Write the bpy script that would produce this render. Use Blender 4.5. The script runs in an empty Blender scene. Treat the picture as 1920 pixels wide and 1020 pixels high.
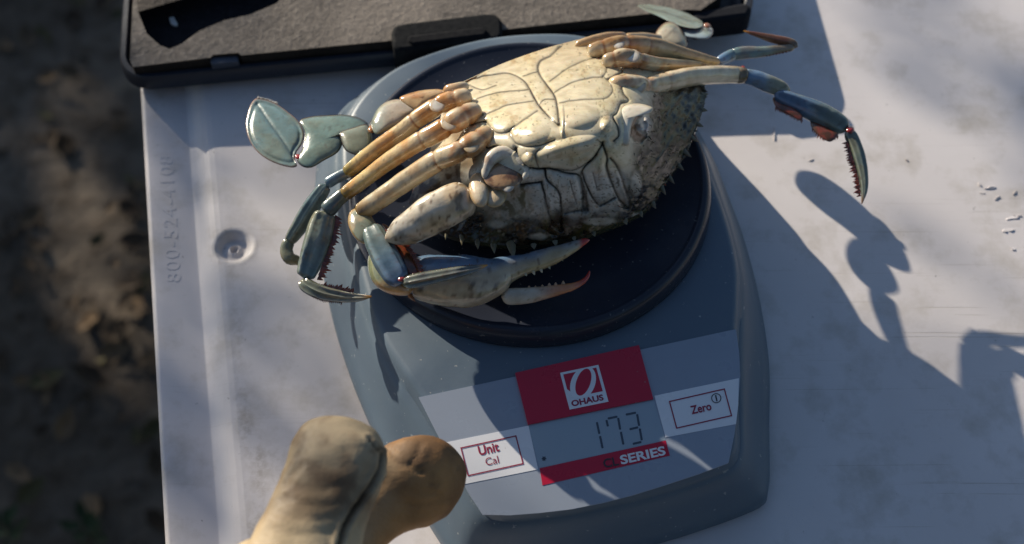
import bpy, bmesh, math, random
import numpy as np
from mathutils import Vector

# ------------------------------------------------------------------ camera, sky, sun, exposure
scene = bpy.context.scene
W0, H0, FPX = 1920.0, 1020.0, 2667.0
PITCH = math.radians(58); CAM_H = 0.456
CAM = np.array([0.0, -CAM_H / math.tan(PITCH), CAM_H])
FW = np.array([0, math.cos(PITCH), -math.sin(PITCH)])
UP = np.array([0, math.sin(PITCH), math.cos(PITCH)])
RT = np.array([1.0, 0, 0])
cd = bpy.data.cameras.new('camera')
cam = bpy.data.objects.new('camera', cd); scene.collection.objects.link(cam)
cam.location = CAM; cam.rotation_euler = (math.pi / 2 - PITCH, 0, 0)
cd.sensor_width = 36; cd.lens = 36 * FPX / W0
cd.clip_start = 0.02; cd.clip_end = 400
cd.dof.use_dof = True; cd.dof.focus_distance = 0.475; cd.dof.aperture_fstop = 10
scene.camera = cam

SUN_SHIFT = np.array([1.90, -2.00])            # ground shift of a shadow per unit of height
SUN_EL = math.atan2(1.0, np.hypot(*SUN_SHIFT))
TO_SUN = np.array([-SUN_SHIFT[0], -SUN_SHIFT[1], 1.0]); TO_SUN /= np.linalg.norm(TO_SUN)
world = bpy.data.worlds.new('World'); scene.world = world; world.use_nodes = True
nt = world.node_tree; nt.nodes.clear()
sky = nt.nodes.new('ShaderNodeTexSky'); sky.sky_type = 'NISHITA'; sky.sun_disc = False
sky.sun_elevation = SUN_EL
sky.sun_rotation = math.atan2(TO_SUN[0], TO_SUN[1])
sky.air_density = 1.0; sky.dust_density = 0.6; sky.ozone_density = 2.2
bg = nt.nodes.new('ShaderNodeBackground'); bg.inputs[1].default_value = 0.080
wo = nt.nodes.new('ShaderNodeOutputWorld')
nt.links.new(sky.outputs[0], bg.inputs[0]); nt.links.new(bg.outputs[0], wo.inputs[0])
sd = bpy.data.lights.new('sun', 'SUN'); sd.energy = 5.0; sd.angle = math.radians(0.53); sd.color = (1.0, 0.90, 0.74)
sun = bpy.data.objects.new('sun', sd); scene.collection.objects.link(sun)
sun.rotation_euler = Vector(TO_SUN).to_track_quat('Z', 'Y').to_euler(); sun.location = (-3, 2, 4)
scene.view_settings.view_transform = 'Standard'; scene.view_settings.look = 'None'
scene.view_settings.exposure = 0.47; scene.view_settings.gamma = 1.0
scene.render.engine = 'CYCLES'

# ------------------------------------------------------------------ helpers
rng = np.random.default_rng(7); random.seed(7)
COL = scene.collection

def P(x, y, z):
    """photo pixel + height above the table -> world point(s)"""
    x = np.asarray(x, float); y = np.asarray(y, float); z = np.asarray(z, float)
    d = FW + RT * ((x - 960) / FPX)[..., None] + UP * ((510 - y) / FPX)[..., None]
    k = (z - CAM[2]) / d[..., 2]
    return CAM + d * k[..., None]

def pxsize(p):
    return ((np.asarray(p) - CAM) @ FW) / FPX          # metres per photo pixel at p

def to_px(p):
    v = np.asarray(p, float) - CAM; k = v @ FW
    return 960 + FPX * (v @ RT) / k, 510 - FPX * (v @ UP) / k

def s2l(c):
    c = np.asarray(c, float) / 255.0
    return np.where(c <= 0.04045, c / 12.92, ((c + 0.055) / 1.055) ** 2.4)

def _h(i, j, k, seed):
    n = (i * 374761393 + j * 668265263 + k * 1274126177 + seed * 362437) & 0xFFFFFFFF
    n = ((n ^ (n >> 13)) * 1274126177) & 0xFFFFFFFF
    return ((n ^ (n >> 16)) & 0xFFFF) / 65535.0

def noise(p, scale, seed=0, octaves=3):
    p = np.asarray(p, float) * scale
    if p.shape[-1] == 2: p = np.concatenate([p, np.zeros(p.shape[:-1] + (1,))], -1)
    out = 0; amp = 1; tot = 0
    for o in range(octaves):
        q = p * 2 ** o + 17.3 * o
        i = np.floor(q).astype(np.int64); f = q - i; f = f * f * (3 - 2 * f)
        v = 0
        for a in (0, 1):
            for b in (0, 1):
                for c in (0, 1):
                    w = (f[..., 0] if a else 1 - f[..., 0]) * (f[..., 1] if b else 1 - f[..., 1]) * (f[..., 2] if c else 1 - f[..., 2])
                    v = v + w * _h(i[..., 0] + a, i[..., 1] + b, i[..., 2] + c, seed + o)
        out = out + amp * v; tot += amp; amp *= 0.5
    return out / tot

def sstep(a, b, x): 
    t = np.clip((x - a) / (b - a), 0, 1); return t * t * (3 - 2 * t)

def mix(a, b, t):
    t = np.asarray(t)[..., None]; return np.asarray(a) * (1 - t) + np.asarray(b) * t

def pldist(x, y, pts):
    """distance of pixels to a polyline, and the position along it"""
    x = np.asarray(x); best = np.full(x.shape, 1e9)
    for (ax, ay), (bx, by) in zip(pts[:-1], pts[1:]):
        dx, dy = bx - ax, by - ay; L = dx * dx + dy * dy + 1e-9
        t = np.clip(((x - ax) * dx + (y - ay) * dy) / L, 0, 1)
        best = np.minimum(best, np.hypot(x - ax - t * dx, y - ay - t * dy))
    return best

def inpoly(x, y, poly):
    x = np.asarray(x); ins = np.zeros(x.shape, bool); n = len(poly)
    for i in range(n):
        ax, ay = poly[i]; bx, by = poly[(i + 1) % n]
        c = ((ay > y) != (by > y)) & (x < (bx - ax) * (y - ay) / (by - ay + 1e-12) + ax)
        ins ^= c
    return ins

def spline(pts, n, closed=False):
    pts = np.asarray(pts, float); m = len(pts)
    if closed: ctl = np.vstack([pts[-1], pts, pts[0], pts[1]]); segs = m
    else: ctl = np.vstack([2 * pts[0] - pts[1], pts, 2 * pts[-1] - pts[-2]]); segs = m - 1
    # chord-length spaced
    d = np.array([np.linalg.norm(ctl[i + 2][:2] - ctl[i + 1][:2]) for i in range(segs)]) + 1e-9
    cum = np.concatenate([[0], np.cumsum(d)])
    t = np.linspace(0, cum[-1], n, endpoint=not closed)
    k = np.clip(np.searchsorted(cum, t, side='right') - 1, 0, segs - 1)
    u = ((t - cum[k]) / d[k])[:, None]
    p0, p1, p2, p3 = ctl[k], ctl[k + 1], ctl[k + 2], ctl[k + 3]
    return 0.5 * (2 * p1 + (p2 - p0) * u + (2 * p0 - 5 * p1 + 4 * p2 - p3) * u ** 2 + (3 * p1 - p0 - 3 * p2 + p3) * u ** 3)

class MB:
    """collects vertices, faces and vertex colours; build() links them as ONE mesh object"""
    def __init__(s): s.v = []; s.f = []; s.c = []; s.n = 0
    def add(s, v, f, c=(0.5, 0.5, 0.5)):
        v = np.asarray(v, float).reshape(-1, 3); c = np.asarray(c, float)
        if c.ndim == 1: c = np.tile(c, (len(v), 1))
        s.v.append(v); s.c.append(c.reshape(-1, 3)); s.f += [tuple(int(i) + s.n for i in q) for q in f]; s.n += len(v)
        return s
    def box(s, lo, hi, c=(.5, .5, .5), M=None):
        x0, y0, z0 = lo; x1, y1, z1 = hi
        v = np.array([(x, y, z) for z in (z0, z1) for y in (y0, y1) for x in (x0, x1)], float)
        if M is not None: v = M(v)
        return s.add(v, [(0, 2, 3, 1), (4, 5, 7, 6), (0, 1, 5, 4), (2, 6, 7, 3), (0, 4, 6, 2), (1, 3, 7, 5)], c)
    def build(s, name, mat, parent=None, smooth=True, bevel=0, angle=40):
        me = bpy.data.meshes.new(name)
        me.from_pydata(np.vstack(s.v).tolist(), [], s.f); me.update()
        a = me.color_attributes.new('Col', 'FLOAT_COLOR', 'POINT')
        c = np.ones((s.n, 4)); c[:, :3] = np.vstack(s.c); a.data.foreach_set('color', c.ravel())
        me.validate(); bm = bmesh.new(); bm.from_mesh(me)
        bmesh.ops.recalc_face_normals(bm, faces=bm.faces[:]); bm.to_mesh(me); bm.free()
        if smooth:
            me.polygons.foreach_set('use_smooth', [True] * len(me.polygons))
            try: me.set_sharp_from_angle(angle=math.radians(angle))
            except Exception: pass
        me.materials.append(mat)
        o = bpy.data.objects.new(name, me); COL.objects.link(o)
        if parent: o.parent = parent; o.matrix_parent_inverse = parent.matrix_world.inverted()
        if bevel:
            m = o.modifiers.new('bevel', 'BEVEL'); m.width = bevel; m.segments = 3; m.limit_method = 'ANGLE'; m.harden_normals = False
        return o

def gridfaces(n, m, closed_n=False, off=0):
    F = []
    for i in range(n if closed_n else n - 1):
        a = i * m; b = ((i + 1) % n) * m
        for j in range(m - 1): F.append((off + a + j, off + b + j, off + b + j + 1, off + a + j + 1))
    return F

def thing(name, label, cat, loc=(0, 0, 0), group=None, kind=None):
    o = bpy.data.objects.new(name, None); COL.objects.link(o); o.location = loc
    o.empty_display_size = 0.02
    tag(o, label, cat, group, kind); bpy.context.view_layer.update(); return o

def tag(o, label=None, cat=None, group=None, kind=None):
    if label: o['label'] = label
    if cat: o['category'] = cat
    if group: o['group'] = group
    if kind: o['kind'] = kind
    return o

# ------------------------------------------------------------------ materials (all procedural)
class NT:
    def __init__(s, name):
        s.m = bpy.data.materials.new(name); s.m.use_nodes = True; s.t = s.m.node_tree
        s.b = s.t.nodes['Principled BSDF']
    def n(s, t, **kw):
        o = s.t.nodes.new('ShaderNode' + t)
        for k, v in kw.items():
            if k.startswith('i_'):
                key = k[2:]; o.inputs[int(key) if key.isdigit() else key].default_value = v
            else: setattr(o, k, v)
        return o
    def l(s, a, b): s.t.links.new(a, b)
    def coord(s, scale=(1, 1, 1), rot=(0, 0, 0)):
        c = s.n('TexCoord'); m = s.n('Mapping'); m.inputs['Scale'].default_value = scale; m.inputs['Rotation'].default_value = rot
        s.l(c.outputs['Object'], m.inputs['Vector']); return m.outputs[0]
    def noise(s, v, scale, detail=4, rough=0.55):
        o = s.n('TexNoise'); o.inputs['Scale'].default_value = scale; o.inputs['Detail'].default_value = detail
        o.inputs['Roughness'].default_value = rough; s.l(v, o.inputs['Vector']); return o.outputs[0]
    def ramp(s, fac, lo, hi, a=0.0, b=1.0):
        o = s.n('MapRange'); o.inputs['From Min'].default_value = lo; o.inputs['From Max'].default_value = hi
        o.inputs['To Min'].default_value = a; o.inputs['To Max'].default_value = b; s.l(fac, o.inputs['Value']); return o.outputs[0]
    def mixc(s, fac, a, b, mode='MIX'):
        o = s.n('Mix', data_type='RGBA', blend_type=mode)
        if isinstance(fac, (int, float)): o.inputs[0].default_value = fac
        else: s.l(fac, o.inputs[0])
        for i, q in ((6, a), (7, b)):
            if isinstance(q, (tuple, list)): o.inputs[i].default_value = tuple(q) + (1,) if len(q) == 3 else q
            else: s.l(q, o.inputs[i])
        return o.outputs[2]
    def math(s, op, a, b=None):
        o = s.n('Math', operation=op)
        for i, q in enumerate((a, b)):
            if q is None: continue
            if isinstance(q, (int, float)): o.inputs[i].default_value = q
            else: s.l(q, o.inputs[i])
        return o.outputs[0]
    def bump(s, h, strength, dist):
        o = s.n('Bump'); o.inputs['Strength'].default_value = strength; o.inputs['Distance'].default_value = dist
        s.l(h, o.inputs['Height']); s.l(o.outputs[0], s.b.inputs['Normal']); return o
    def col(s): 
        o = s.n('Attribute', attribute_name='Col'); return o.outputs['Color']
    def base(s, c):
        if isinstance(c, (tuple, list)): s.b.inputs['Base Color'].default_value = tuple(c) + (1,)
        else: s.l(c, s.b.inputs['Base Color'])
    def set(s, **kw):
        for k, v in kw.items():
            i = s.b.inputs[k.replace('_', ' ')]
            if isinstance(v, (int, float, tuple)): i.default_value = v
            else: s.l(v, i)

def mat_shell(name, rough=(0.16, 0.42), bump=0.35, dist=0.0006, coat=0.35, nscale=900):
    q = NT(name); v = q.coord()
    n1 = q.noise(v, 260, 5); n2 = q.noise(v, nscale, 3); n3 = q.noise(v, 70, 3)
    c = q.mixc(q.ramp(n1, .35, .7, 0, .35), q.col(), (0.30, 0.20, 0.10), 'MULTIPLY')
    q.base(c)
    q.set(Roughness=q.ramp(n3, .3, .7, *rough), Coat_Weight=coat, Coat_Roughness=0.14, Specular_IOR_Level=0.4)
    q.set(Subsurface_Weight=0.06, Subsurface_Scale=0.003)
    h = q.math('ADD', q.math('MULTIPLY', n1, .8), q.math('MULTIPLY', n2, .35))
    q.bump(h, bump, dist); return q.m

def mat_attr(name, rough=0.5, bump=0.2, dist=0.0004, scale=300, var=0.3, spec=0.5, coat=0):
    q = NT(name); v = q.coord(); n = q.noise(v, scale, 5); n2 = q.noise(v, scale * .13, 4)
    q.base(q.mixc(q.ramp(n2, .35, .7, 0, var), q.col(), (.35, .33, .30), 'MULTIPLY'))
    q.set(Roughness=q.ramp(n, .3, .7, rough * .8, min(1, rough * 1.2)), Specular_IOR_Level=spec, Coat_Weight=coat)
    q.bump(n, bump, dist); return q.m

M = {}
M['shell'] = mat_shell('crab_shell', rough=(0.14, 0.32), bump=0.30, coat=1.0)
M['rough_shell'] = mat_shell('crab_body_shell', rough=(0.16, 0.36), bump=0.10, coat=0.35)
M['plastic_black'] = mat_attr('case_black_plastic', .45, .25, .0003, 500, .2)
M['rubber'] = mat_attr('latch_rubber', .9, .3, .0003, 500, .2, .15)
M['leather'] = mat_attr('glove_leather', .62, .3, .0005, 900, .3, .4)
M['bark'] = mat_attr('bark', .9, .8, .01, 12, .4, .2)
M['leaf'] = mat_attr('leaf', .6, .1, .001, 30, .3, .3)
M['litter'] = mat_attr('litter', .9, .4, .002, 60, .4, .2)

def mat_scale_body():
    q = NT('scale_grey_plastic'); v = q.coord()
    n = q.noise(v, 1400, 3); n2 = q.noise(v, 38, 5)
    sp = q.noise(v, 420, 2); spk = q.ramp(sp, .70, .74)
    c = q.mixc(q.ramp(n2, .35, .7), (.090, .128, .172), (.108, .147, .188))
    c = q.mixc(q.math('MULTIPLY', spk, .5), c, (.45, .45, .42))
    q.base(c); q.set(Roughness=q.ramp(n2, .3, .7, .36, .52), Specular_IOR_Level=.5); q.bump(n, .15, .0002); return q.m
M['scale'] = mat_scale_body()

def mat_pan():
    q = NT('pan_dark_plastic'); v = q.coord(); v2 = q.coord((1, 6, 1), (0, 0, .6))
    n = q.noise(v, 30, 5); sc = q.noise(v2, 120, 6, .7); sp = q.noise(v, 520, 2)
    dust = q.math('MAXIMUM', q.math('MULTIPLY', q.ramp(sc, .68, .74), .35), q.math('MULTIPLY', q.ramp(sp, .69, .73), .5))
    c = q.mixc(q.ramp(n, .35, .7), (.020, .024, .038), (.031, .036, .052))
    c = q.mixc(dust, c, (.18, .18, .18))
    q.base(c); q.set(Roughness=q.ramp(n, .3, .7, .16, .30), Specular_IOR_Level=.3); q.bump(sc, .08, .0002); return q.m
M['pan'] = mat_pan()

def mat_table():
    q = NT('table_white_plastic'); v = q.coord()
    n1 = q.noise(v, 9, 6, .6); n2 = q.noise(v, 45, 6, .65); n3 = q.noise(v, 700, 2); n4 = q.noise(v, 190, 4, .7)
    c = q.mixc(q.ramp(n1, .35, .68), (.70, .660, .660), (.61, .573, .572))
    c = q.mixc(q.math('MULTIPLY', q.ramp(n2, .50, .72), .65), c, (.40, .36, .31))
    # dirt gathered along the raised step at the table edge (vertex colour mask)
    at = q.n('Attribute', attribute_name='Col'); sep = q.n('SeparateColor'); q.l(at.outputs['Color'], sep.inputs[0])
    dm = q.math('MULTIPLY', sep.outputs[0], q.ramp(n4, .42, .62)); 
    c = q.mixc(dm, c, (.22, .17, .11))
    # black specks
    spk = q.ramp(q.noise(v, 330, 3, .6), .705, .75); spk = q.math('MULTIPLY', spk, q.ramp(n1, .4, .6, .25, 1))
    c = q.mixc(q.math('MULTIPLY', spk, .8), c, (.06, .05, .045))
    # fine scratches in two directions
    s = None
    for rot, sc, lo in ((.28, (.7, 60, 1), .665), (1.48, (.6, 55, 1), .66), (-.5, (1.0, 70, 1), .68)):
        w = q.noise(q.coord(sc, (0, 0, rot)), 14, 3, .6); w = q.ramp(w, lo, lo + .03)
        s = w if s is None else q.math('MAXIMUM', s, w)
    s = q.math('MULTIPLY', s, q.ramp(n1, .42, .6))
    c = q.mixc(q.math('MULTIPLY', s, .45), c, (.30, .25, .19))
    q.base(c); q.set(Roughness=q.ramp(n2, .3, .7, .42, .62), Specular_IOR_Level=.45)
    h = q.math('ADD', q.math('MULTIPLY', n3, .3), q.math('SUBTRACT', q.math('MULTIPLY', n4, .4), s))
    q.bump(h, .25, .0003); return q.m
M['table'] = mat_table()

def mat_flat(name, c, rough=.35, var=.12, spec=.5):
    q = NT(name); v = q.coord(); n = q.noise(v, 90, 5); n2 = q.noise(v, 600, 2)
    cc = q.mixc(q.ramp(n, .35, .7, 0, var), tuple(c), tuple(np.array(c) * .55 + .02))
    cc = q.mixc(q.math('MULTIPLY', q.ramp(n2, .72, .75), .35), cc, (.3, .29, .27))
    q.base(cc); q.set(Roughness=q.ramp(n, .3, .7, rough * .8, rough * 1.3), Specular_IOR_Level=spec); return q.m
M['label'] = mat_flat('label_blue_grey', (.30, .34, .41), .3)
M['white'] = mat_flat('label_white', (.80, .80, .82), .3, .08)
M['red'] = mat_flat('label_red', (.50, .012, .045), .3)
M['darkred'] = mat_flat('print_dark_red', (.30, .012, .05), .4)
M['ink'] = mat_flat('print_dark', (.035, .03, .04), .4)
M['lcd'] = mat_flat('lcd_glass', (.33, .40, .46), .15, .05)
M['lcdink'] = mat_flat('lcd_segment', (.07, .09, .12), .2, .02)
M['cream'] = mat_flat('tape_white', (.7, .7, .66), .4)

def mat_foam():
    q = NT('case_foam'); v = q.coord(); n = q.noise(v, 22, 6, .7); n2 = q.noise(v, 420, 4, .7); n3 = q.noise(v, 120, 3)
    c = q.mixc(q.ramp(n, .3, .7), (.08, .072, .066), (.23, .20, .172))
    c = q.mixc(q.ramp(n2, .5, .75, 0, .7), c, (.32, .28, .24))
    c = q.mixc(q.ramp(n3, .6, .75, 0, .5), c, (.05, .045, .045))
    c = q.mixc(1.0, q.col(), c, 'MULTIPLY'); q.base(c); q.set(Roughness=.95, Specular_IOR_Level=.2); q.bump(n2, .7, .0012); return q.m
M['foam'] = mat_foam()

def mat_ground():
    q = NT('dry_soil'); v = q.coord(); n = q.noise(v, 3.2, 7, .65); n2 = q.noise(v, 38, 6, .7); n3 = q.noise(v, 11, 5)
    c = q.mixc(q.ramp(n, .35, .68), (.075, .062, .05), (.19, .157, .127))
    c = q.mixc(q.ramp(n2, .45, .7), c, (.075, .056, .04))
    c = q.mixc(q.ramp(n3, .58, .72, 0, .6), c, (.34, .27, .20))
    q.base(c); q.set(Roughness=.95, Specular_IOR_Level=.15); q.bump(n2, 1, .02); return q.m
M['ground'] = mat_ground()
M['metal'] = mat_attr('table_leg_steel', .4, .05, .0005, 60, .2)

# ------------------------------------------------------------------ ground and table
GZ = -0.74
mb = MB(); n = 150
ax = np.sinh(np.linspace(-4.2, 4.2, n)) * 1.2 - .4; ay = np.sinh(np.linspace(-4.2, 4.2, n)) * 1.2 + .5
gx, gy = np.meshgrid(ax, ay, indexing='ij'); g2 = np.stack([gx, gy], -1)
gz = GZ + (noise(g2, 3, 3, 4) - .5) * .03 + (noise(g2, 16, 5, 3) - .5) * .008
gz[np.hypot(gx - .3, gy - .2) > 6] = GZ
mb.add(np.stack([gx, gy, gz], -1), gridfaces(n, n))
tag(mb.build('ground', M['ground']), kind='structure')

TA = math.radians(10.25)
TN = np.array([math.cos(TA), math.sin(TA)]); TE = np.array([-math.sin(TA), math.cos(TA)])
T0 = P(262, 165, -.003)[:2]; T0 = T0 - TE * (T0 @ TE)      # point on the table's left edge line
def tw(u, v, z): 
    u, v, z = np.broadcast_arrays(u, v, z)
    return np.stack([T0[0] + TN[0] * u + TE[0] * v, T0[1] + TN[1] * u + TE[1] * v, z], -1)
def tuv(p): d = np.asarray(p)[..., :2] - T0; return d @ TN, d @ TE
DU, DV = tuv(P(437, 461, 0))
ETOP = float(tuv(P(370, 400, 0))[0])
table = thing('folding_table', 'white plastic folding table with dirty scratched top under the scale', 'table', (.2, .1, GZ))
u_prof = np.array([0, .0004, .0016, .004, .010, .0165, .0182, .0192, .0204, .0220, .0240, .0262, .0285, .031])
z_prof = np.array([-.0062, -.0030, -.0017, -.0020, -.0032, -.0044, -.0046, -.0042, -.0036, -.0026, -.0014, -.0005, -.0001, 0])
uu = np.unique(np.round(np.concatenate([u_prof, np.interp(np.linspace(0, 1, 40), np.linspace(0, 1, len(u_prof)), u_prof),
      np.linspace(.031, DU - .010, 4), np.linspace(DU - .010, DU + .010, 44), np.linspace(DU + .010, .30, 26), np.linspace(.30, .70, 14)]), 5))
vv = np.unique(np.round(np.concatenate([np.linspace(-.52, DV - .010, 34), np.linspace(DV - .010, DV + .010, 44), np.linspace(DV + .010, .55, 44)]), 5))
U, V = np.meshgrid(uu, vv, indexing='ij')
Z = np.where(U < .031, np.interp(U, u_prof, z_prof), 0)
r = np.hypot(U - DU, V - DV)
Z = Z + np.where(r < .0092, np.interp(r, [0, .0010, .0017, .0034, .0046, .0060, .0072, .0084], [-.0050, -.0046, -.0024, -.0034, -.0034, -.0016, -.0003, 0]), 0)
Z = Z + (noise(np.stack([U, V], -1), 14, 9, 2) - .5) * .0012 * sstep(.03, .06, U) * (r > .0095)
dirt = np.exp(-((U - .0320) / .0030) ** 2) * 1.0 + .55 * np.exp(-((U - .036) / .010) ** 2) * sstep(.0, .1, -V + .02) * noise(np.stack([U, V], -1), 60, 2)
dirt = np.clip(dirt * sstep(.02, -.10, V - .02) * (.15 + .85 * sstep(.4, .65, noise(np.stack([U, V], -1), 45, 21, 3))), 0, 1) * 1.0 + .25 * np.exp(-((r - .0085) / .003) ** 2)
mb = MB(); nu, nv = U.shape
mb.add(tw(U, V, Z), gridfaces(nu, nv), np.stack([dirt] * 3, -1).reshape(-1, 3))
# skirt round the top
ring = [(0, vv[0]), (0, vv[-1]), (.70, vv[-1]), (.70, vv[0])]
for (a, b), (c, d) in zip(ring, ring[1:] + ring[:1]):
    k = 2
    w = np.array([tw(a, b, -.0062 if a == 0 and c == 0 else -.003), tw(c, d, -.0062 if a == 0 and c == 0 else -.003), tw(c, d, -.042), tw(a, b, -.042)])
    mb.add(w, [(0, 1, 2, 3)], (0, 0, 0))
mb.add(np.array([tw(a, b, -.036) for a, b in ring]), [(0, 1, 2, 3)], (0, 0, 0))
mb.build('tabletop', M['table'], table, angle=60)
for (u, v) in ((.07, -.42), (.07, .46), (.63, -.42), (.63, .46)):
    b = MB(); ang = np.linspace(0, 2 * math.pi, 13)[:-1]; c = tw(u, v, 0)
    rows = [(.013, -.037), (.013, GZ + .02), (.016, GZ + .018), (.016, GZ - .01)]
    vs = np.array([[(c[0] + rr * math.cos(t), c[1] + rr * math.sin(t), zz) for rr, zz in rows] for t in ang])
    b.add(vs, gridfaces(12, 4, True), (.35, .36, .38)); b.build('leg', M['metal'], table)

# pale scuffs and scraped-up flakes on the top
for k_, (x, y, l_, w_, a_) in enumerate(((1858, 352, 20, 5, -8), (1842, 362, 14, 4, 10), (1870, 372, 12, 5, -30), (1902, 362, 12, 4, -50), (1898, 408, 22, 6, -12), (1888, 432, 20, 6, -5), (1912, 404, 10, 4, 10), (1900, 466, 9, 5, 20), (1452, 250, 3, 22, 4), (1520, 300, 10, 3, -20), (1700, 300, 7, 3, 30), (1836, 345, 8, 4, 60))):
    t_ = np.linspace(0, 2 * math.pi, 11)[:-1]; rr_ = rng.uniform(.35, 1.3, 10); ca, sa = math.cos(math.radians(a_)), math.sin(math.radians(a_))
    ox = l_ * .5 * rr_ * np.cos(t_); oy = w_ * .5 * rr_ * np.sin(t_)
    a = P(x + ox * ca - oy * sa, y + ox * sa + oy * ca, np.full(10, .00035) + rng.uniform(-.0002, .0003, 10)); b = P(x + 1.5 * (ox * ca - oy * sa), y + 1.5 * (ox * sa + oy * ca), np.full(10, -.0006))
    q = MB(); q.add(np.vstack([a, b]), [tuple(range(10))] + [(i, (i + 1) % 10, (i + 1) % 10 + 10, i + 10) for i in range(10)], (0, 0, 0)); q.build('scuff', M['table'], table)

# ------------------------------------------------------------------ text helper
def text_mesh(s, bold=0.0, spacing=1.0):
    cu = bpy.data.curves.new('t', 'FONT'); cu.body = s; cu.size = 1; cu.offset = bold; cu.space_character = spacing
    cu.resolution_u = 4
    o = bpy.data.objects.new('t', cu); COL.objects.link(o); bpy.context.view_layer.update()
    dg = bpy.context.evaluated_depsgraph_get(); me = o.evaluated_get(dg).to_mesh()
    v = np.array([q.co[:] for q in me.vertices]); f = [tuple(p.vertices) for p in me.polygons]
    o.evaluated_get(dg).to_mesh_clear(); bpy.data.objects.remove(o); bpy.data.curves.remove(cu)
    return v, f

# worn number moulded into the table's edge
v, f = text_mesh('800-524-4108', .006, 1.12)
v[:, 0] -= v[:, 0].min(); wid = v[:, 0].max()
a = P(331, 528, -.003); b_ = P(308, 292, -.003)
ua, va = tuv(a); ub, vb = tuv(b_); ch = .0042
m = MB()
uu_ = (ua + .0015) - v[:, 1] / .7 * ch * 1.25; vv_ = va + v[:, 0] / wid * (vb - va)
top = tw(uu_, vv_, np.interp(uu_, u_prof, z_prof) + .00011); bot = top - np.array([0, 0, .0012])
nv_ = len(v); m.add(top, f)
bm = bmesh.new(); vs = [bm.verts.new(p) for p in top]
for q in f:
    try: bm.faces.new([vs[i] for i in q])
    except ValueError: pass
edges = [[vs.index(x) for x in e.verts] for e in bm.edges if e.is_boundary]; bm.free()
m2 = MB(); m2.add(np.vstack([top, bot]), list(f) + [(i, j, j + nv_, i + nv_) for i, j in edges], (0, 0, 0))
m2.build('raised_lettering', M['table'], table, smooth=False)

# ------------------------------------------------------------------ instrument case behind the scale
CA = math.radians(5.4); CX = np.array([math.cos(CA), math.sin(CA)]); CY = np.array([-math.sin(CA), math.cos(CA)])
CL_ = P(219, 151, .0105)[:2]; CR_ = P(1424, 34, .020)[:2]
CW = float((CR_ - CL_) @ CX)
def chz(x): return .0100 + (.0195 - .0100) * np.clip(x / CW, -.05, 1.1)
def cw(v):
    v = np.asarray(v, float)
    return np.stack([CL_[0] + CX[0] * v[..., 0] + CY[0] * v[..., 1], CL_[1] + CX[1] * v[..., 0] + CY[1] * v[..., 1], v[..., 2]], -1)
case = thing('instrument_case', 'open black plastic case with dusty foam lining behind the scale', 'case', tuple(cw(np.array([CW / 2, .09, 0]))))
CD = .19
def rrect(x0, y0, x1, y1, r, k=10):
    out = []
    for cx, cy, a0 in ((x1 - r, y1 - r, 0), (x0 + r, y1 - r, 90), (x0 + r, y0 + r, 180), (x1 - r, y0 + r, 270)):
        for t in np.linspace(a0, a0 + 90, k): out.append((cx + r * math.cos(math.radians(t)), cy + r * math.sin(math.radians(t))))
    return np.array(out)
mb = MB(); loops = []
for inset, dz, rr in ((.016, None, .012), (.010, -.012, .012), (.0045, -.0085, .013), (.0006, -.0078, .014), (0, -.0070, .014), (0, -.0012, .014), (.0008, 0, .0135), (.0026, 0, .012), (.0034, -.0008, .011), (.0034, -.010, .011)):
    q = rrect(inset, inset, CW - inset, CD - inset, max(rr, .004))
    z = chz(q[:, 0]) + (dz if dz is not None else 0)
    if dz is None: z = np.full(len(q), .0006)
    loops.append(cw(np.c_[q, z]))
L = np.array(loops).transpose(1, 0, 2); nL, mL = L.shape[:2]
mb.add(L, gridfaces(nL, mL, True), (.020, .024, .036))
mb.add(L[:, 0], [tuple(range(nL))], (.02, .02, .03)); mb.add(L[:, -1], [tuple(range(nL))], (.01, .01, .012))
mb.build('tray', M['plastic_black'], case)
# foam block above the rim, its dark patch made as a dark-coloured pocket
def cpx(x, y, dz):           # photo pixel -> case-local x,y on the foam's top
    for _ in range(4):
        p = P(x, y, dz if np.isscalar(dz) else dz)
    d = p[:2] - CL_; return float(d @ CX), float(d @ CY)
FT = .0045
fo = []
for (x, y) in [(250, 126), (330, 116), (395, 108), (400, 103), (447, 99), (452, 104), (560, 93), (735, 76), (940, 56), (1120, 36), (1290, 18)]:
    z = chz(0) + FT + (x - 228) / 1196 * .0095; fo.append(cpx(x, y, z))
fo = np.array(fo)
x1 = CW - .012
outer = np.vstack([fo, [[x1 - .012, fo[-1][1] - .001], [x1 - .002, fo[-1][1] + .006], [x1, .05], [x1, CD - .006], [.006, CD - .006], [.0055, .05], [.0058, fo[0][1] + .004]]])
pocket = np.array([cpx(x, y, chz(0) + FT + .001) for x, y in [(250, -60), (258, 20), (275, 62), (300, 84), (318, 91), (340, 82), (375, 58), (420, 40), (470, 30), (520, 10), (545, -20), (560, -60)]])
from mathutils.geometry import tessellate_polygon
ver = np.vstack([np.c_[outer, np.zeros(len(outer))], np.c_[pocket, np.zeros(len(pocket))]])
fac = [tuple(q) for q in tessellate_polygon([[Vector((p[0], p[1], 0)) for p in outer], [Vector((p[0], p[1], 0)) for p in pocket]])]
mb = MB(); topz = chz(ver[:, 0]) + FT
mb.add(cw(np.c_[ver[:, :2], topz]), fac, (1, 1, 1))
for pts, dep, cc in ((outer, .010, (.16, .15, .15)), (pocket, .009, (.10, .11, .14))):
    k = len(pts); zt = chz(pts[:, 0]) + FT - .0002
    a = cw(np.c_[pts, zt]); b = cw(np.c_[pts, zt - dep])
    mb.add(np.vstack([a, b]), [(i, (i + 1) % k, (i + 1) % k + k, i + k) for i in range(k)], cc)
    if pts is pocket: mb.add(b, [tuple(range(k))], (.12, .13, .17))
mb.build('foam_insert', M['foam'], case, angle=30)
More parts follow.
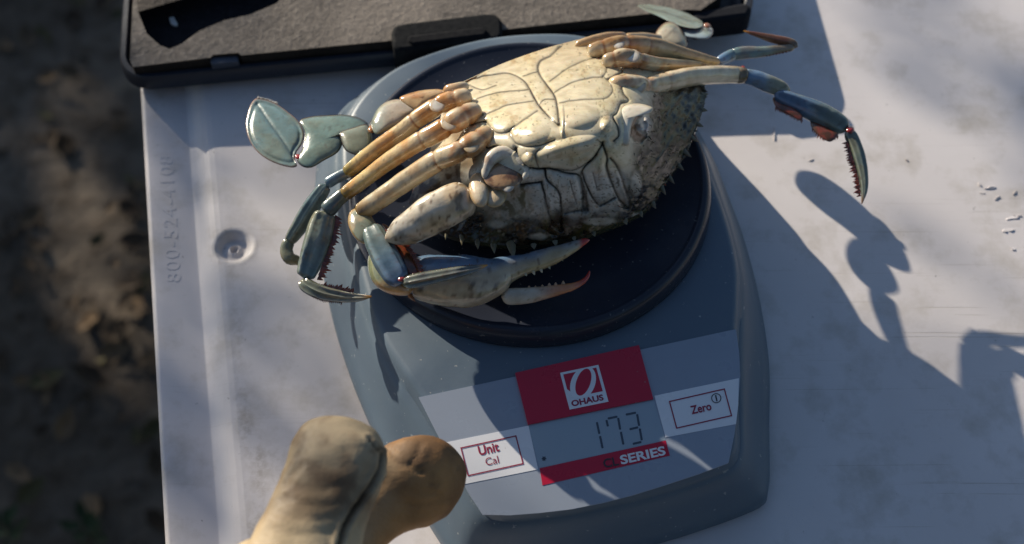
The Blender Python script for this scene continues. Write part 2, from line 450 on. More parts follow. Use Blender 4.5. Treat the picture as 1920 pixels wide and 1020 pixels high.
# latch and small hinge block on the front of the case, a scrap of tape in the pocket
def px_block(pts, ztop, zbot, name, mat, parent, colr, bev=.0012, taper=.0):
    k = len(pts); pts = np.asarray(pts, float)
    a = P(pts[:, 0], pts[:, 1], np.full(k, ztop) if np.isscalar(ztop) else np.asarray(ztop))
    b = a.copy(); b[:, 2] = zbot
    m = MB(); m.add(np.vstack([a, b]), [tuple(range(k)), tuple(range(2 * k - 1, k - 1, -1))] + [(i, (i + 1) % k, (i + 1) % k + k, i + k) for i in range(k)], colr)
    return m.build(name, mat, parent, bevel=bev)
zl = float(chz(CW * .5)) + FT + .003
px_block([(733, 62), (738, 47), (760, 42), (910, 24), (930, 25), (941, 36), (942, 62), (936, 72), (748, 93), (737, 88)], zl, .008, 'latch', M['rubber'], case, (.007, .008, .010), .0014)
px_block([(765, 66), (905, 49), (915, 56), (910, 66), (775, 82), (764, 76)], zl + .0012, zl - .003, 'latch_lever', M['rubber'], case, (.006, .0065, .009), .001)
px_block([(392, 107), (446, 103), (448, 116), (396, 121)], float(chz(.03)) + .0035, .006, 'catch', M['plastic_black'], case, (.05, .06, .085), .0006)
px_block([(1295, 20), (1400, 2), (1412, 14), (1404, 30), (1300, 42)], float(chz(CW)) + .0025, .010, 'corner_guard', M['rubber'], case, (.014, .015, .02), .002)
px_block([(317, 33), (326, 31), (333, 45), (329, 48), (320, 44)], float(chz(.02)) - .0035, float(chz(.02)) - .0046, 'tape_scrap', M['cream'], case, (.7, .7, .7), .0001)

# ------------------------------------------------------------------ weighing scale
SA = math.radians(13.5); SX = np.array([math.cos(SA), math.sin(SA)]); SY = np.array([-math.sin(SA), math.cos(SA)])
SC = np.array([.0064, .0134])
def sw(v):
    v = np.asarray(v, float)
    return np.stack([SC[0] + SX[0] * v[..., 0] + SY[0] * v[..., 1], SC[1] + SX[1] * v[..., 0] + SY[1] * v[..., 1], v[..., 2]], -1)
scale_o = thing('weighing_scale', 'blue-grey digital weighing scale with red label and display reading 173', 'scale', (SC[0], SC[1], 0))
TOPZ, FOLD, SL = .0345, -.064, .100
def topz_(y): return TOPZ - np.maximum(0, FOLD - y) * SL
half_top = np.array([(0, 76), (25, 73), (42, 66.5), (56, 54), (63.5, 38), (66.5, 18), (67.3, -5), (66.8, -28), (64.6, -47), (60.3, -61), (56.2, -72), (52, -85), (48, -98), (45.2, -108), (42.5, -114.2), (37, -117.2), (20, -119.4), (0, -120)]) / 1000
half_base = np.array([(0, 92), (30, 88.5), (54, 79), (67, 65), (74, 48), (78.5, 20), (79, -5), (78.3, -26), (75.5, -50), (70.5, -75), (63, -97), (58, -112), (55, -119.5), (50, -124.5), (24, -128), (0, -129)]) / 1000
def full(h, n):
    q = np.vstack([h, h[-2:0:-1] * [-1, 1]]); q = spline(q, 1200, True)
    c = np.array([0, -.022]); ang = np.unwrap(np.arctan2(q[:, 0] - c[0], q[:, 1] - c[1]))
    t = np.linspace(0, 2 * math.pi, n, endpoint=False); t = ang[0] + t
    x = np.interp(t, ang, q[:, 0], period=2 * math.pi) if False else None
    o = np.argsort(ang); rr = np.hypot(q[:, 0] - c[0], q[:, 1] - c[1])
    R = np.interp(np.mod(t, 2 * math.pi), np.mod(ang, 2 * math.pi)[np.argsort(np.mod(ang, 2 * math.pi))], rr[np.argsort(np.mod(ang, 2 * math.pi))], period=2 * math.pi)
    return np.c_[c[0] + R * np.sin(t), c[1] + R * np.cos(t)]
NB = 260
ot = full(half_top, NB); ob = full(half_base, NB)
rows = []
for w, dz in ((0, .0012), (0, .0040), (.04, .0075), (.14, None), (.34, None), (.56, None), (.76, None), (.90, None), (.965, None)):
    q = ob * (1 - w) + ot * w
    zt = topz_(ot[:, 1]); hz = .0075 + (zt - .0060 - .0075) * sstep(0, 1, (w - .04) / .96) ** .8 if dz is None else np.full(NB, dz)
    rows.append(np.c_[q, hz])
def inset(q, d):
    n = np.roll(q, -1, 0) - np.roll(q, 1, 0); n = np.c_[-n[:, 1], n[:, 0]]; n /= np.linalg.norm(n, axis=1)[:, None]
    s = np.sign(((q.mean(0) - q) * n).sum(1)); return q + n * s[:, None] * d
for d, dz in ((.0002, -.0035), (.0010, -.0014), (.0022, -.0003), (.0034, 0)):
    q = inset(ot, d); rows.append(np.c_[q, topz_(q[:, 1]) + dz])
q = inset(ot, .0034)
for k in (.9, .7, .45, .2): 
    qq = np.array([0, -.022]) + (q - [0, -.022]) * k; rows.append(np.c_[qq, topz_(qq[:, 1])])
R_ = np.array([sw(x) for x in rows]).transpose(1, 0, 2)
mb = MB(); mb.add(R_, gridfaces(NB, len(rows), True)); mb.add(R_[:, -1], [tuple(range(NB))]); mb.add(R_[:, 0], [tuple(range(NB))])
mb.build('housing', M['scale'], scale_o, angle=50)
# four rubber feet
for fx, fy in ((-.055, .06), (.055, .06), (-.045, -.105), (.045, -.105)):
    b = MB(); t = np.linspace(0, 2 * math.pi, 17)[:-1]
    vs = np.array([[(fx + rr * math.cos(a), fy + rr * math.sin(a), z) for rr, z in ((.006, 0), (.006, .0025))] for a in t])
    b.add(sw(vs), gridfaces(16, 2, True), (.02, .02, .02)); b.build('foot', M['plastic_black'], scale_o)
# pan: round dish with a skirt and a fine raised rim line
prof = [(.0605, .0338), (.0646, .0341), (.0655, .0352), (.0654, .0372), (.0650, .0392), (.0645, .0408), (.0639, .0418), (.0632, .0425), (.0622, .0428), (.0612, .0424), (.0604, .0420), (.050, .0419), (.03, .0419), (.01, .0419)]
t = np.linspace(0, 2 * math.pi, 193)[:-1]
vs = np.array([[(rr * math.cos(a), rr * math.sin(a), z) for rr, z in prof] for a in t])
mb = MB(); mb.add(sw(vs), gridfaces(192, len(prof), True)); mb.add(sw(vs[:, -1]), [tuple(range(192))])
mb.build('weighing_pan', M['pan'], scale_o, angle=60)

# label panel: everything below is printed or set into the sloping front, found on its plane
PN_P = sw(np.array([0, FOLD, TOPZ])); PN_Y = np.array([SY[0], SY[1], SL]); PN_Y = PN_Y / np.linalg.norm(PN_Y)
PN_N = np.cross(np.array([SX[0], SX[1], 0]), PN_Y)
def PP(x, y, off):
    x = np.asarray(x, float); y = np.asarray(y, float)
    d = FW + RT * ((x - 960) / FPX)[..., None] + UP * ((510 - y) / FPX)[..., None]
    k = ((PN_P + PN_N * off - CAM) @ PN_N) / (d @ PN_N)
    return CAM + d * k[..., None]
def print_poly(name, pts, off, mat, parent, thick=.00012, colr=(.5, .5, .5)):
    pts = np.asarray(pts, float); k = len(pts); a = PP(pts[:, 0], pts[:, 1], off); b = a - PN_N * thick
    m = MB(); m.add(np.vstack([a, b]), [tuple(range(k))] + [(i, (i + 1) % k, (i + 1) % k + k, i + k) for i in range(k)], colr)
    return m.build(name, mat, parent, smooth=False)
lab_edge = [(785, 745), (1380, 617), (1386, 662), (1388, 705), (1384, 760), (1377, 815), (1366, 868), (1310, 889), (1240, 912), (1185, 929), (1130, 943), (1070, 955), (1010, 962), (955, 966), (905, 965), (896, 951), (880, 927), (850, 872), (815, 804)]
label = print_poly('label_sheet', lab_edge, .00042, M['label'], scale_o, .0004)
print_poly('button_strip', [(823, 832), (991, 798), (1009, 880), (865, 909), (850, 885)], .00052, M['white'], label)
print_poly('button_strip', [(1227, 742), (1385.5, 709), (1384, 760), (1380, 795), (1248, 820)], .00052, M['white'], label)
print_poly('red_block', [(966, 699), (1198, 647), (1225, 748), (990, 796)], .0011, M['red'], label, .0008)
print_poly('red_block', [(1012, 878), (1248, 826), (1256, 854), (1017, 910)], .00054, M['red'], label)
disp = print_poly('display', [(990, 797), (1225, 749), (1248, 825), (1012, 877)], .00046, M['lcd'], label)
def frame(name, pts, w, off, mat, parent):
    pts = np.asarray(pts, float); c = pts.mean(0); m = MB(); k = len(pts)
    ins = []
    for i in range(k):
        a, b, d = pts[i - 1], pts[i], pts[(i + 1) % k]
        e1 = (a - b) / np.linalg.norm(a - b); e2 = (d - b) / np.linalg.norm(d - b)
        ins.append(b + (e1 + e2) * w / max(.3, abs(e1[0] * e2[1] - e1[1] * e2[0])))
    ins = np.array(ins)
    m.add(np.vstack([PP(pts[:, 0], pts[:, 1], off), PP(ins[:, 0], ins[:, 1], off)]), [(i, (i + 1) % k, (i + 1) % k + k, i + k) for i in range(k)])
    return m.build(name, mat, parent, smooth=False)
frame('button_outline', [(863, 839), (968, 816), (982, 870), (877, 893)], 2.2, .00064, M['darkred'], label)
frame('button_outline', [(1254, 752), (1359, 728), (1373, 780), (1268, 804)], 2.2, .00064, M['darkred'], label)
def print_text(name, s, a, b, cap, off, mat, parent, bold=0, lean=None):
    v, f = text_mesh(s, bold); v[:, 0] -= v[:, 0].min(); w = v[:, 0].max()
    a = np.array(a, float); b = np.array(b, float); ex = (b - a) / w; e = (b - a) / np.linalg.norm(b - a)
    up = np.array([-.235, -.972]) * cap / .69
    q = a + v[:, :1] * ex + v[:, 1:2] * up
    m = MB(); m.add(PP(q[:, 0], q[:, 1], off), f); return m.build(name, mat, parent, smooth=False)
print_text('lettering', 'Unit', (899, 853.5), (937, 845), 17, .00064, M['darkred'], label, .022)
print_text('lettering', 'Cal', (912, 873), (936, 867.5), 14, .00064, M['darkred'], label, 0)
print_text('lettering', 'Zero', (1297, 776.5), (1335, 768), 15, .00064, M['darkred'], label, .022)
print_text('lettering', 'SERIES', (1165, 870.5), (1249, 852), 16, .00066, M['white'], label, .03)
print_text('lettering', 'CL', (1133, 877.5), (1161, 871.5), 16, .00066, M['ink'], label, .02)
def ringpx(c, r, w, off, mat, parent, name):
    t = np.linspace(0, 2 * math.pi, 37)[:-1]; m = MB()
    a = PP(c[0] + r * np.cos(t), c[1] + r * .97 * np.sin(t), off); b = PP(c[0] + (r - w) * np.cos(t), c[1] + (r - w) * .97 * np.sin(t), off)
    m.add(np.vstack([a, b]), [(i, (i + 1) % 36, (i + 1) % 36 + 36, i + 36) for i in range(36)]); return m.build(name, mat, parent, smooth=False)
ringpx((1343, 746.5), 9.5, 1.6, .00064, M['ink'], label, 'power_symbol')
print_poly('power_symbol', [(1340.6, 741), (1343, 740.5), (1345.6, 752), (1343.2, 752.5)], .00064, M['ink'], label)
# logo: white plate with a red square, white tilted ring and the name
lq = np.array([(1050, 699), (1122, 684), (1141, 753), (1068, 768)], float)
def LG(u, v):                                     # bilinear place inside the logo plate
    u = np.asarray(u)[:, None]; v = np.asarray(v)[:, None]
    return lq[0] * (1 - u) * (1 - v) + lq[1] * u * (1 - v) + lq[2] * u * v + lq[3] * (1 - u) * v
def logo_poly(name, uv, off, mat):
    uv = np.asarray(uv, float); q = LG(uv[:, 0], uv[:, 1]); return print_poly(name, q, off, mat, label, .00004)
logo_poly('logo_plate', [(0, 0), (1, 0), (1, 1), (0, 1)], .00118, M['white'])
logo_poly('logo_square', [(.07, .06), (.93, .06), (.93, .70), (.07, .70)], .00123, M['red'])
t = np.linspace(0, 2 * math.pi, 49)[:-1]
def ell(cx, cy, a, b, ang):
    x = a * np.cos(t); y = b * np.sin(t); ca, sa = math.cos(ang), math.sin(ang)
    return np.c_[cx + x * ca - y * sa, cy - x * sa - y * ca]
o_ = ell(.50, .385, .47, .30, math.radians(55)); o_[:, 0] = np.clip(o_[:, 0], .02, .98); o_[:, 1] = np.clip(o_[:, 1], .02, .76)
logo_poly('logo_ring', o_, .00127, M['white'])
logo_poly('logo_ring_hole', ell(.515, .365, .375, .175, math.radians(58)), .00131, M['red'])
logo_poly('logo_tail', [(.07, .46), (.07, .70), (.36, .70), (.20, .62)], .00129, M['white'])
a, b = LG([.08], [.93])[0], LG([.90], [.93])[0]
print_text('lettering', 'OHAUS', a, b, 10.5, .00124, M['darkred'], label, .035)
# seven-segment digits
def segline(p, q, w, m_):
    p = np.array(p, float); q = np.array(q, float); d = (q - p) / np.linalg.norm(q - p); n_ = np.array([-d[1], d[0]]) * w / 2
    p = p + d * 1.2; q = q - d * 1.2
    pts = np.array([p - d * 1.2, p + n_, q + n_, q + d * 1.2, q - n_, p - n_])
    m_.add(PP(pts[:, 0], pts[:, 1], .00052), [tuple(range(6))])
digits = {'one': [((1119, 791), (1124, 814)), ((1125, 817), (1130, 841))],
          'seven': [((1139, 785), (1158, 781)), ((1159, 783), (1163, 806)), ((1164, 809), (1169, 834)), ((1137, 787), (1140, 800))],
          'three': [((1173, 777.5), (1193, 773.5)), ((1194.5, 776), (1198.5, 799)), ((1199.5, 803), (1203.5, 826)), ((1180, 805), (1197, 801)), ((1186, 832.5), (1203, 828.5))]}
for k, ss in digits.items():
    m_ = MB()
    for p, q in ss: segline(p, q, 4.2, m_)
    m_.build('digit', M['lcdink'], disp, smooth=False)
m_ = MB()
for a in (0, 60, 120):
    d = np.array([math.cos(math.radians(a)), math.sin(math.radians(a))]) * 5; segline(np.array([1020, 860]) - d, np.array([1020, 860]) + d, 2.6, m_)
m_.build('stable_mark', M['lcdink'], disp, smooth=False)

# ------------------------------------------------------------------ crab
crab = thing('crab', 'blue crab lying on its back on the scale pan, pale belly up, legs spread', 'crab', (SC[0], SC[1], .042))
CREAM = s2l((226, 214, 184)) * .86; OLIVE = s2l((126, 132, 112)); TEAL = s2l((112, 138, 140)); BLUE = s2l((110, 142, 178))
TAN = s2l((208, 176, 130)); ORANGE = s2l((180, 116, 52)); BROWN = s2l((84, 52, 26)); RUST = s2l((122, 58, 38)); DARK = s2l((30, 22, 18))
WHITE = s2l((226, 222, 212)); GREY = s2l((150, 152, 150)); MOSS = s2l((88, 82, 48)); RED = s2l((178, 44, 34)); GOLD = s2l((196, 140, 50))

def rbf(ctl):
    ctl = np.array(ctl, float); xy = ctl[:, :2] / 300; n = len(xy)
    def U_(r): return np.where(r > 1e-9, r * r * np.log(r + 1e-12), 0)
    K = U_(np.linalg.norm(xy[:, None] - xy[None], axis=2)) + np.eye(n) * 1e-3
    Pm = np.c_[np.ones(n), xy]; A = np.block([[K, Pm], [Pm.T, np.zeros((3, 3))]])
    s = np.linalg.solve(A, np.r_[ctl[:, 2], 0, 0, 0])
    def fn(x, y):
        q = np.stack([x, y], -1) / 300; sh = q.shape[:-1]; q = q.reshape(-1, 2)
        r = np.linalg.norm(q[:, None] - xy[None], axis=2)
        return (U_(r) @ s[:n] + s[n] + q @ s[n + 1:]).reshape(sh)
    return fn

def spikes(mb_, lst, flat=.6):
    """little cones: (px, py, z, dx, dy, half width px, colour)"""
    for x, y, z, dx, dy, w, c in lst:
        z = float(zm(z)) + ZOFF - RD * min(1, max(0, (x - 1160) / 220)) - LD * min(1, max(0, (860 - x) / 200)); b = P(x, y, z); tip = P(x + dx, y + dy, z); s = pxsize(b)
        T = tip - b; Tn = T / np.linalg.norm(T); Vv = CAM - b; Vv /= np.linalg.norm(Vv)
        S = np.cross(Tn, Vv); S /= np.linalg.norm(S); N = np.cross(S, Tn)
        t = np.linspace(0, 2 * math.pi, 7)[:-1]
        r0 = b - Tn * w * s * .6 + (np.cos(t)[:, None] * S + np.sin(t)[:, None] * N * flat) * w * s
        r1 = b + T * .5 + (np.cos(t)[:, None] * S + np.sin(t)[:, None] * N * flat) * w * s * .55
        c = np.asarray(c); mb_.add(np.vstack([r0, r1, tip[None]]), [(i, (i + 1) % 6, (i + 1) % 6 + 6, i + 6) for i in range(6)] + [(i + 6, (i + 1) % 6 + 6, 12) for i in range(6)], np.vstack([np.tile(c * .8, (6, 1)), np.tile(c, (6, 1)), c[None] * 1.2]))

def specks(w3, c, amount=.5, seed=3, col=BROWN, scale=900):
    n_ = noise(w3, scale, seed, 2); return mix(c, col, np.clip(sstep(.70, .78, n_) * amount, 0, 1))

def sweep(mb_, pts, colf, flat=.8, K=28, n=None, cap=(.06, .06), ridges=(), seed=0, sup=2.0, zdrop=0.0, rings=()):
    """one limb segment along photo-pixel stations (x, y, z, half width px)"""
    pts = np.asarray(pts, float)
    if n is None: n = int(max(14, np.hypot(*np.diff(pts[:, :2], axis=0).T).sum() / 4))
    q = spline(pts, n); q[:, 3] = np.maximum(q[:, 3], .6)
    s = np.linspace(0, 1, n); s = s + 0
    hw = q[:, 3].copy()
    if cap[0]: hw *= np.sqrt(np.clip(1 - (1 - np.clip(s / cap[0], 0, 1)) ** 2, .01, 1))
    if cap[1]: hw *= np.sqrt(np.clip(1 - (1 - np.clip((1 - s) / cap[1], 0, 1)) ** 2, .01, 1))
    C = P(q[:, 0], q[:, 1], zm(q[:, 2]) + ZOFF + zdrop * s - RD * np.clip((q[:, 0] - 1160) / 220, 0, 1) - LD * np.clip((860 - q[:, 0]) / 200, 0, 1)); T = np.gradient(C, axis=0); T /= np.linalg.norm(T, axis=1)[:, None]
    Vv = CAM - C; Vv /= np.linalg.norm(Vv, axis=1)[:, None]
    S = np.cross(T, Vv); S /= np.linalg.norm(S, axis=1)[:, None]; N = np.cross(S, T); N /= np.linalg.norm(N, axis=1)[:, None]
    th = np.linspace(0, 2 * math.pi, K, endpoint=False)
    ct, st = np.cos(th), np.sin(th)
    ct = np.sign(ct) * np.abs(ct) ** (2 / sup); st = np.sign(st) * np.abs(st) ** (2 / sup)
    rad = (hw * pxsize(C))[:, None] * np.ones(K)
    ringc = np.zeros(n)
    for rs, dep, wd in rings:
        gsn = np.exp(-((s - rs) / wd) ** 2); rad = rad * (1 - dep * gsn)[:, None]; ringc = np.maximum(ringc, np.exp(-((s - rs) / (wd * .7)) ** 2))
    ridc = np.zeros(K)
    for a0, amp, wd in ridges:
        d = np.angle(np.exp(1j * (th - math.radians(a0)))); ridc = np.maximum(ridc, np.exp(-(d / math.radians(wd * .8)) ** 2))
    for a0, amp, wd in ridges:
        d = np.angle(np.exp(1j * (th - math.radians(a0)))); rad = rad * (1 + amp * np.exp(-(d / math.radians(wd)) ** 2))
    V3 = C[:, None] + S[:, None] * (rad * ct)[..., None] + N[:, None] * (rad * st * flat)[..., None]
    w_ = (noise(V3, 260, seed + 5, 2) - .5)[..., None] * (hw * pxsize(C))[:, None, None] * .10
    V3 = V3 + w_ * (S[:, None] * ct[None, :, None] + N[:, None] * st[None, :, None])
    px, py = to_px(V3)
    c = colf(np.repeat(s[:, None], K, 1), np.repeat(th[None], n, 0), V3, px, py)
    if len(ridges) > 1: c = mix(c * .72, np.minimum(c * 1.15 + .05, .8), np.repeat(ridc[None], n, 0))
    rn = np.repeat(ringc[:, None], K, 1); c = mix(c, s2l((150, 92, 40)), np.clip(rn * .75 * (.5 + noise(V3, 220, seed + 8, 2)), 0, 1))
    mb_.add(V3, gridfaces(n, K) + [(i * K + K - 1, (i + 1) * K + K - 1, (i + 1) * K, i * K) for i in range(n - 1)], c.reshape(-1, 3))
    for row in (0, n - 1): mb_.add(V3[row], [tuple(range(K))], c[row])

def pillow(mb_, outline, zf, thick, colf, bot=.8, NA=90, NR=16, k=2.4, disp=None, center=None):
    """rounded plate whose outline is given in photo pixels and that has its own height and thickness"""
    o = spline(outline, NA, True); c0 = np.mean(o, 0) if center is None else np.array(center, float)
    r = np.sin(np.linspace(0, 1, NR) * math.pi / 2); r[0] = .02
    X = c0[0] + (o[:, 0] - c0[0])[:, None] * r; Y = c0[1] + (o[:, 1] - c0[1])[:, None] * r
    z = zm(zf(X, Y) if callable(zf) else np.full(X.shape, zf)) + ZOFF - RD * np.clip((X.mean() - 1160) / 220, 0, 1) - LD * np.clip((860 - X.mean()) / 200, 0, 1)
    B = P(X, Y, z); Vv = CAM - B; Vv /= np.linalg.norm(Vv, axis=-1)[..., None]
    h = thick * (1 - r ** k) ** .5 * np.ones(X.shape)
    hh = h + (disp(X, Y, r * np.ones(X.shape)) if disp else 0) * (r < .99)
    top = B + Vv * hh[..., None]; bt = B - Vv * (h * bot)[..., None]
    ct = colf(X, Y, top, r * np.ones(X.shape)); 
    f = gridfaces(NA, NR, True)
    mb_.add(top, f, ct.reshape(-1, 3)); mb_.add(top[:, 0], [tuple(range(NA))], ct[:, 0])
    mb_.add(bt, f, (ct * .9).reshape(-1, 3)); mb_.add(bt[:, 0], [tuple(range(NA))], ct[:, 0])

ZK = 1.0
def zm(z): return .042 + (np.asarray(z, float) - .042) * ZK
ZOFF = 0.0; RD = 0.0; LD = 0.0
# ---- body: belly plates, mouth parts and the shell margin
b_out = [(775, 400), (835, 438), (880, 450), (925, 458), (962, 462), (1000, 458), (1040, 450), (1085, 445), (1140, 425), (1195, 402), (1225, 380), (1252, 335), (1280, 298), (1302, 250), (1318, 205), (1322, 165), (1292, 132), (1250, 102), (1215, 80), (1170, 66), (1110, 70), (1060, 80), (1000, 98), (940, 120), (890, 143), (850, 165), (832, 200), (815, 260), (785, 330), (768, 375)]
b_z = rbf([(770, 390, .055), (835, 438, .055), (925, 458, .055), (1000, 458, .055), (1085, 445, .055), (1195, 402, .056), (1252, 335, .058), (1302, 250, .057), (1322, 165, .054), (1250, 102, .054), (1170, 66, .053), (1060, 80, .055), (940, 120, .058), (850, 165, .061), (815, 260, .064), (785, 330, .060),
  (880, 190, .0715), (900, 240, .0805), (920, 290, .0815), (960, 300, .0835), (1000, 230, .0895), (1050, 250, .0925), (1050, 160, .0775), (1050, 105, .0635), (950, 155, .070), (1120, 110, .066), (1150, 150, .0755), (1160, 220, .0875), (1180, 262, .083), (1100, 272, .0905), (1050, 300, .087), (1090, 332, .081), (1095, 400, .0665), (1150, 380, .066), (1000, 360, .076), (1000, 420, .064), (940, 400, .064), (900, 335, .076), (900, 420, .060), (850, 370, .063), (1230, 250, .070), (1250, 180, .064), (1280, 230, .061), (1220, 330, .067), (1200, 130, .066), (1225, 170, .068), (850, 290, .0725)])
seams_deep = [
 [(1051, 87), (1028, 106), (1011, 121), (1010, 136), (1023, 156), (1038, 177), (1045, 198), (1048, 221), (1050, 236)],
 [(872, 156), (896, 145), (919, 140), (952, 137), (978, 148), (992, 165), (1001, 183), (1013, 201), (1028, 218), (1048, 236)],
 [(1113, 87), (1128, 93), (1139, 101), (1123, 109)], [(1142, 108), (1154, 118), (1166, 133), (1154, 142), (1139, 149)],
 [(1148, 149), (1163, 159), (1170, 177), (1178, 189), (1163, 195), (1156, 212), (1148, 218), (1157, 236), (1160, 253), (1151, 265)],
 [(866, 171), (869, 200), (872, 218), (875, 233), (893, 231), (911, 228)], [(911, 233), (908, 242), (913, 262), (913, 277), (934, 275), (963, 283), (969, 278), (972, 295), (990, 315)],
 [(990, 314), (1010, 316), (1032, 315), (1060, 323), (1081, 326), (1088, 331)], [(1131, 267), (1120, 286), (1103, 305), (1091, 322), (1088, 331)],
 [(1021, 316), (1027, 338), (1043, 354), (1051, 374), (1053, 432)], [(1016, 343), (1027, 390), (1038, 423), (1049, 431)],
 [(1091, 324), (1103, 354), (1117, 379), (1126, 384), (1153, 370)], [(1131, 272), (1139, 297), (1138, 316), (1153, 357), (1161, 374), (1172, 386)],
 [(1145, 297), (1156, 311), (1167, 338), (1180, 384), (1170, 388)], [(1088, 331), (1092, 350), (1095, 393)], [(1089, 333), (1095, 356), (1100, 392)], [(1090, 333), (1093, 356), (1097, 392)], [(1095, 357), (1103, 395)], [(1060, 399), (1092, 393)],
 [(977, 346), (1016, 341)]]
seams_soft = [
 [(1010, 198), (1022, 187), (1039, 186)], [(981, 142), (1010, 134)], [(1031, 152), (1057, 133), (1084, 118), (1113, 109)],
 [(1039, 174), (1072, 155), (1107, 146), (1131, 145)], [(1050, 193), (1086, 187), (1125, 186), (1142, 180), (1148, 168), (1142, 154), (1134, 146)],
 [(1113, 90), (1119, 104), (1113, 109)], [(1131, 114), (1138, 124), (1136, 136), (1131, 145)],
 [(884, 198), (893, 186), (919, 177), (952, 171), (990, 168)], [(884, 198), (887, 204), (899, 215), (919, 212), (949, 198), (1000, 189)],
 [(911, 228), (916, 233), (928, 248), (946, 251), (964, 239), (1008, 208)], [(866, 171), (872, 183), (890, 187)],
 [(955, 246), (962, 261), (974, 272), (1004, 274), (1040, 262)], [(1068, 338), (1081, 382)], [(1112, 325), (1120, 355)], [(958, 409), (1005, 423), (1040, 442)],
 [(1010, 316), (1004, 290), (1012, 278)], [(1120, 262), (1128, 268)], [(1040, 316), (1080, 318), (1118, 290)], [(1100, 90), (1125, 78)], [(880, 160), (905, 168), (930, 160)]]
bumps = [((1068, 277), 60, 19, -15, .0030), ((1138, 233), 13, 16, 0, .0024), ((992, 302), 16, 17, 0, .0018), ((1088, 218), 38, 24, -8, .0020), ((1000, 250), 34, 22, -20, .0016), ((940, 233), 28, 17, -18, .0014), ((1100, 166), 40, 15, -8, .0010), ((1090, 138), 40, 12, -12, .0009), ((1070, 110), 32, 12, -20, .0008), ((930, 195), 36, 12, -10, .0010), ((935, 158), 34, 10, -12, .0008),
         ((1054, 226), 5, 34, 0, .0016), ((1040, 345), 10, 22, -10, .001), ((1130, 330), 12, 30, -15, .0012), ((1166, 345), 7, 38, -20, .0014), ((1030, 385), 7, 36, -12, .0014), ((1078, 358), 20, 34, -8, .0012), ((1190, 345), 12, 24, -25, .0012), ((1010, 440), 22, 10, 8, .0015), ((990, 385), 26, 24, 0, .001)]
NA, NR = 620, 150
o = spline(b_out, NA, True); c0 = np.array([1055., 265.])
r = np.concatenate([np.linspace(.004, .94, NR - 18), .94 + .06 * np.sin(np.linspace(0, 1, 19)[1:] * math.pi / 2)])
X = c0[0] + (o[:, 0] - c0[0])[:, None] * r; Y = c0[1] + (o[:, 1] - c0[1])[:, None] * r
Zb = zm(b_z(X, Y)); pre = P(X, Y, Zb)
dz = np.zeros(X.shape); dark = np.zeros(X.shape)
wob = (noise(np.stack([X, Y], -1), .06, 31, 2) - .5) * 4
for s_ in seams_deep:
    s_ = spline(s_, 4 * len(s_))
    d = np.maximum(0, pldist(X + wob, Y + wob, s_)); dz -= .0005 * np.exp(-(d / 7) ** 2) + .0008 * np.exp(-(d / 2.2) ** 2); dark = np.maximum(dark, np.exp(-(d / (1.2 + 1.0 * noise(np.stack([X, Y], -1), .03, 13))) ** 2) * (.7 + .6 * noise(np.stack([X, Y], -1), .05, 12)))
for s_ in seams_soft:
    s_ = spline(s_, 4 * len(s_))
    d = pldist(X + wob * .6, Y + wob * .6, s_); dz -= .00025 * np.exp(-(d / 6) ** 2) + .0003 * np.exp(-(d / 2.0) ** 2); dark = np.maximum(dark, .80 * np.exp(-(d / 1.4) ** 2))
dz = np.maximum(dz, -.0026)
for (cx, cy), a, b, ang, h in bumps:
    ca, sa = math.cos(math.radians(ang)), math.sin(math.radians(ang)); x_ = (X - cx) * ca + (Y - cy) * sa; y_ = -(X - cx) * sa + (Y - cy) * ca
    q = np.clip((x_ / a) ** 2 + (y_ / b) ** 2, 0, 1.4); dz += h * (.75 if Y.shape and h > .0017 else .5) * np.clip(1 - q, 0, 1)
# open socket of the missing right claw
d = np.hypot((X - 1196) / 19, (Y - 240) / 30) + (noise(np.stack([X, Y], -1), .09, 77, 3) - .5) * .6; sock = sstep(1.05, .7, d); dz -= .0018 * sock
d2 = np.hypot((X - 1208) / 15, (Y - 236) / 22) + (noise(np.stack([X, Y], -1), .07, 78, 3) - .5) * .7; dz += .0030 * sstep(1.1, .3, d2)
# brown band along the left leg bases, colour only
leg_brown = sstep(26, 8, pldist(X, Y, [(842, 200), (858, 245), (880, 300)])) * .8
# rough, overgrown shell margin on the right and front
right = np.clip(sstep(1168, 1215, X + (Y - 300) * .28 + (noise(np.stack([X, Y], -1), .03, 4) - .5) * 60), 0, 1)
front = sstep(372, 428, Y + (X - 1000) * .10 + (noise(np.stack([X, Y], -1), .04, 14) - .5) * 50)
front = np.maximum(front, sstep(960, 900, X) * sstep(370, 410, Y)) 
over = np.clip(np.maximum(right * sstep(120, 165, Y), front), 0, 1)
fine = noise(np.stack([X, Y], -1), .16, 40, 4); strands = noise(np.stack([X * .5 + Y * .35, Y * .06 - X * .03], -1), .22, 41, 3)
dz += over * ((fine - .5) * .0004 + (strands - .5) * .0008 + (noise(np.stack([X, Y], -1), .05, 44, 3) - .5) * .0022)
dz += (noise(np.stack([X, Y], -1), .012, 43, 2) - .5) * .0008
Zb = Zb + dz * (r < .995)
Bt = P(X, Y, Zb)
c = np.tile(CREAM, X.shape + (1,)); nz = noise(np.stack([X, Y], -1), .03, 50, 4); nf = noise(np.stack([X, Y], -1), .3, 51, 2); nm = noise(np.stack([X, Y], -1), .1, 52, 3)
c = mix(c, s2l((206, 192, 152)), sstep(.45, .7, nz) * .7)
c = mix(c, s2l((196, 198, 196)) * .85, sstep(300, 335, Y) * .8)                 # mouth parts are bluer
c = mix(c, s2l((160, 124, 78)), sstep(.58, .74, nm) * sstep(.45, .62, nz) * .45)     # brown staining
c = mix(c, s2l((176, 138, 78)), sstep(150, 70, Y + np.abs(X - 1050) * .12) * .35)
c = mix(c, BROWN, leg_brown * .85)
c = mix(c, s2l((96, 84, 60)), sstep(.70, .78, nf) * sstep(.5, .62, nz) * .5)
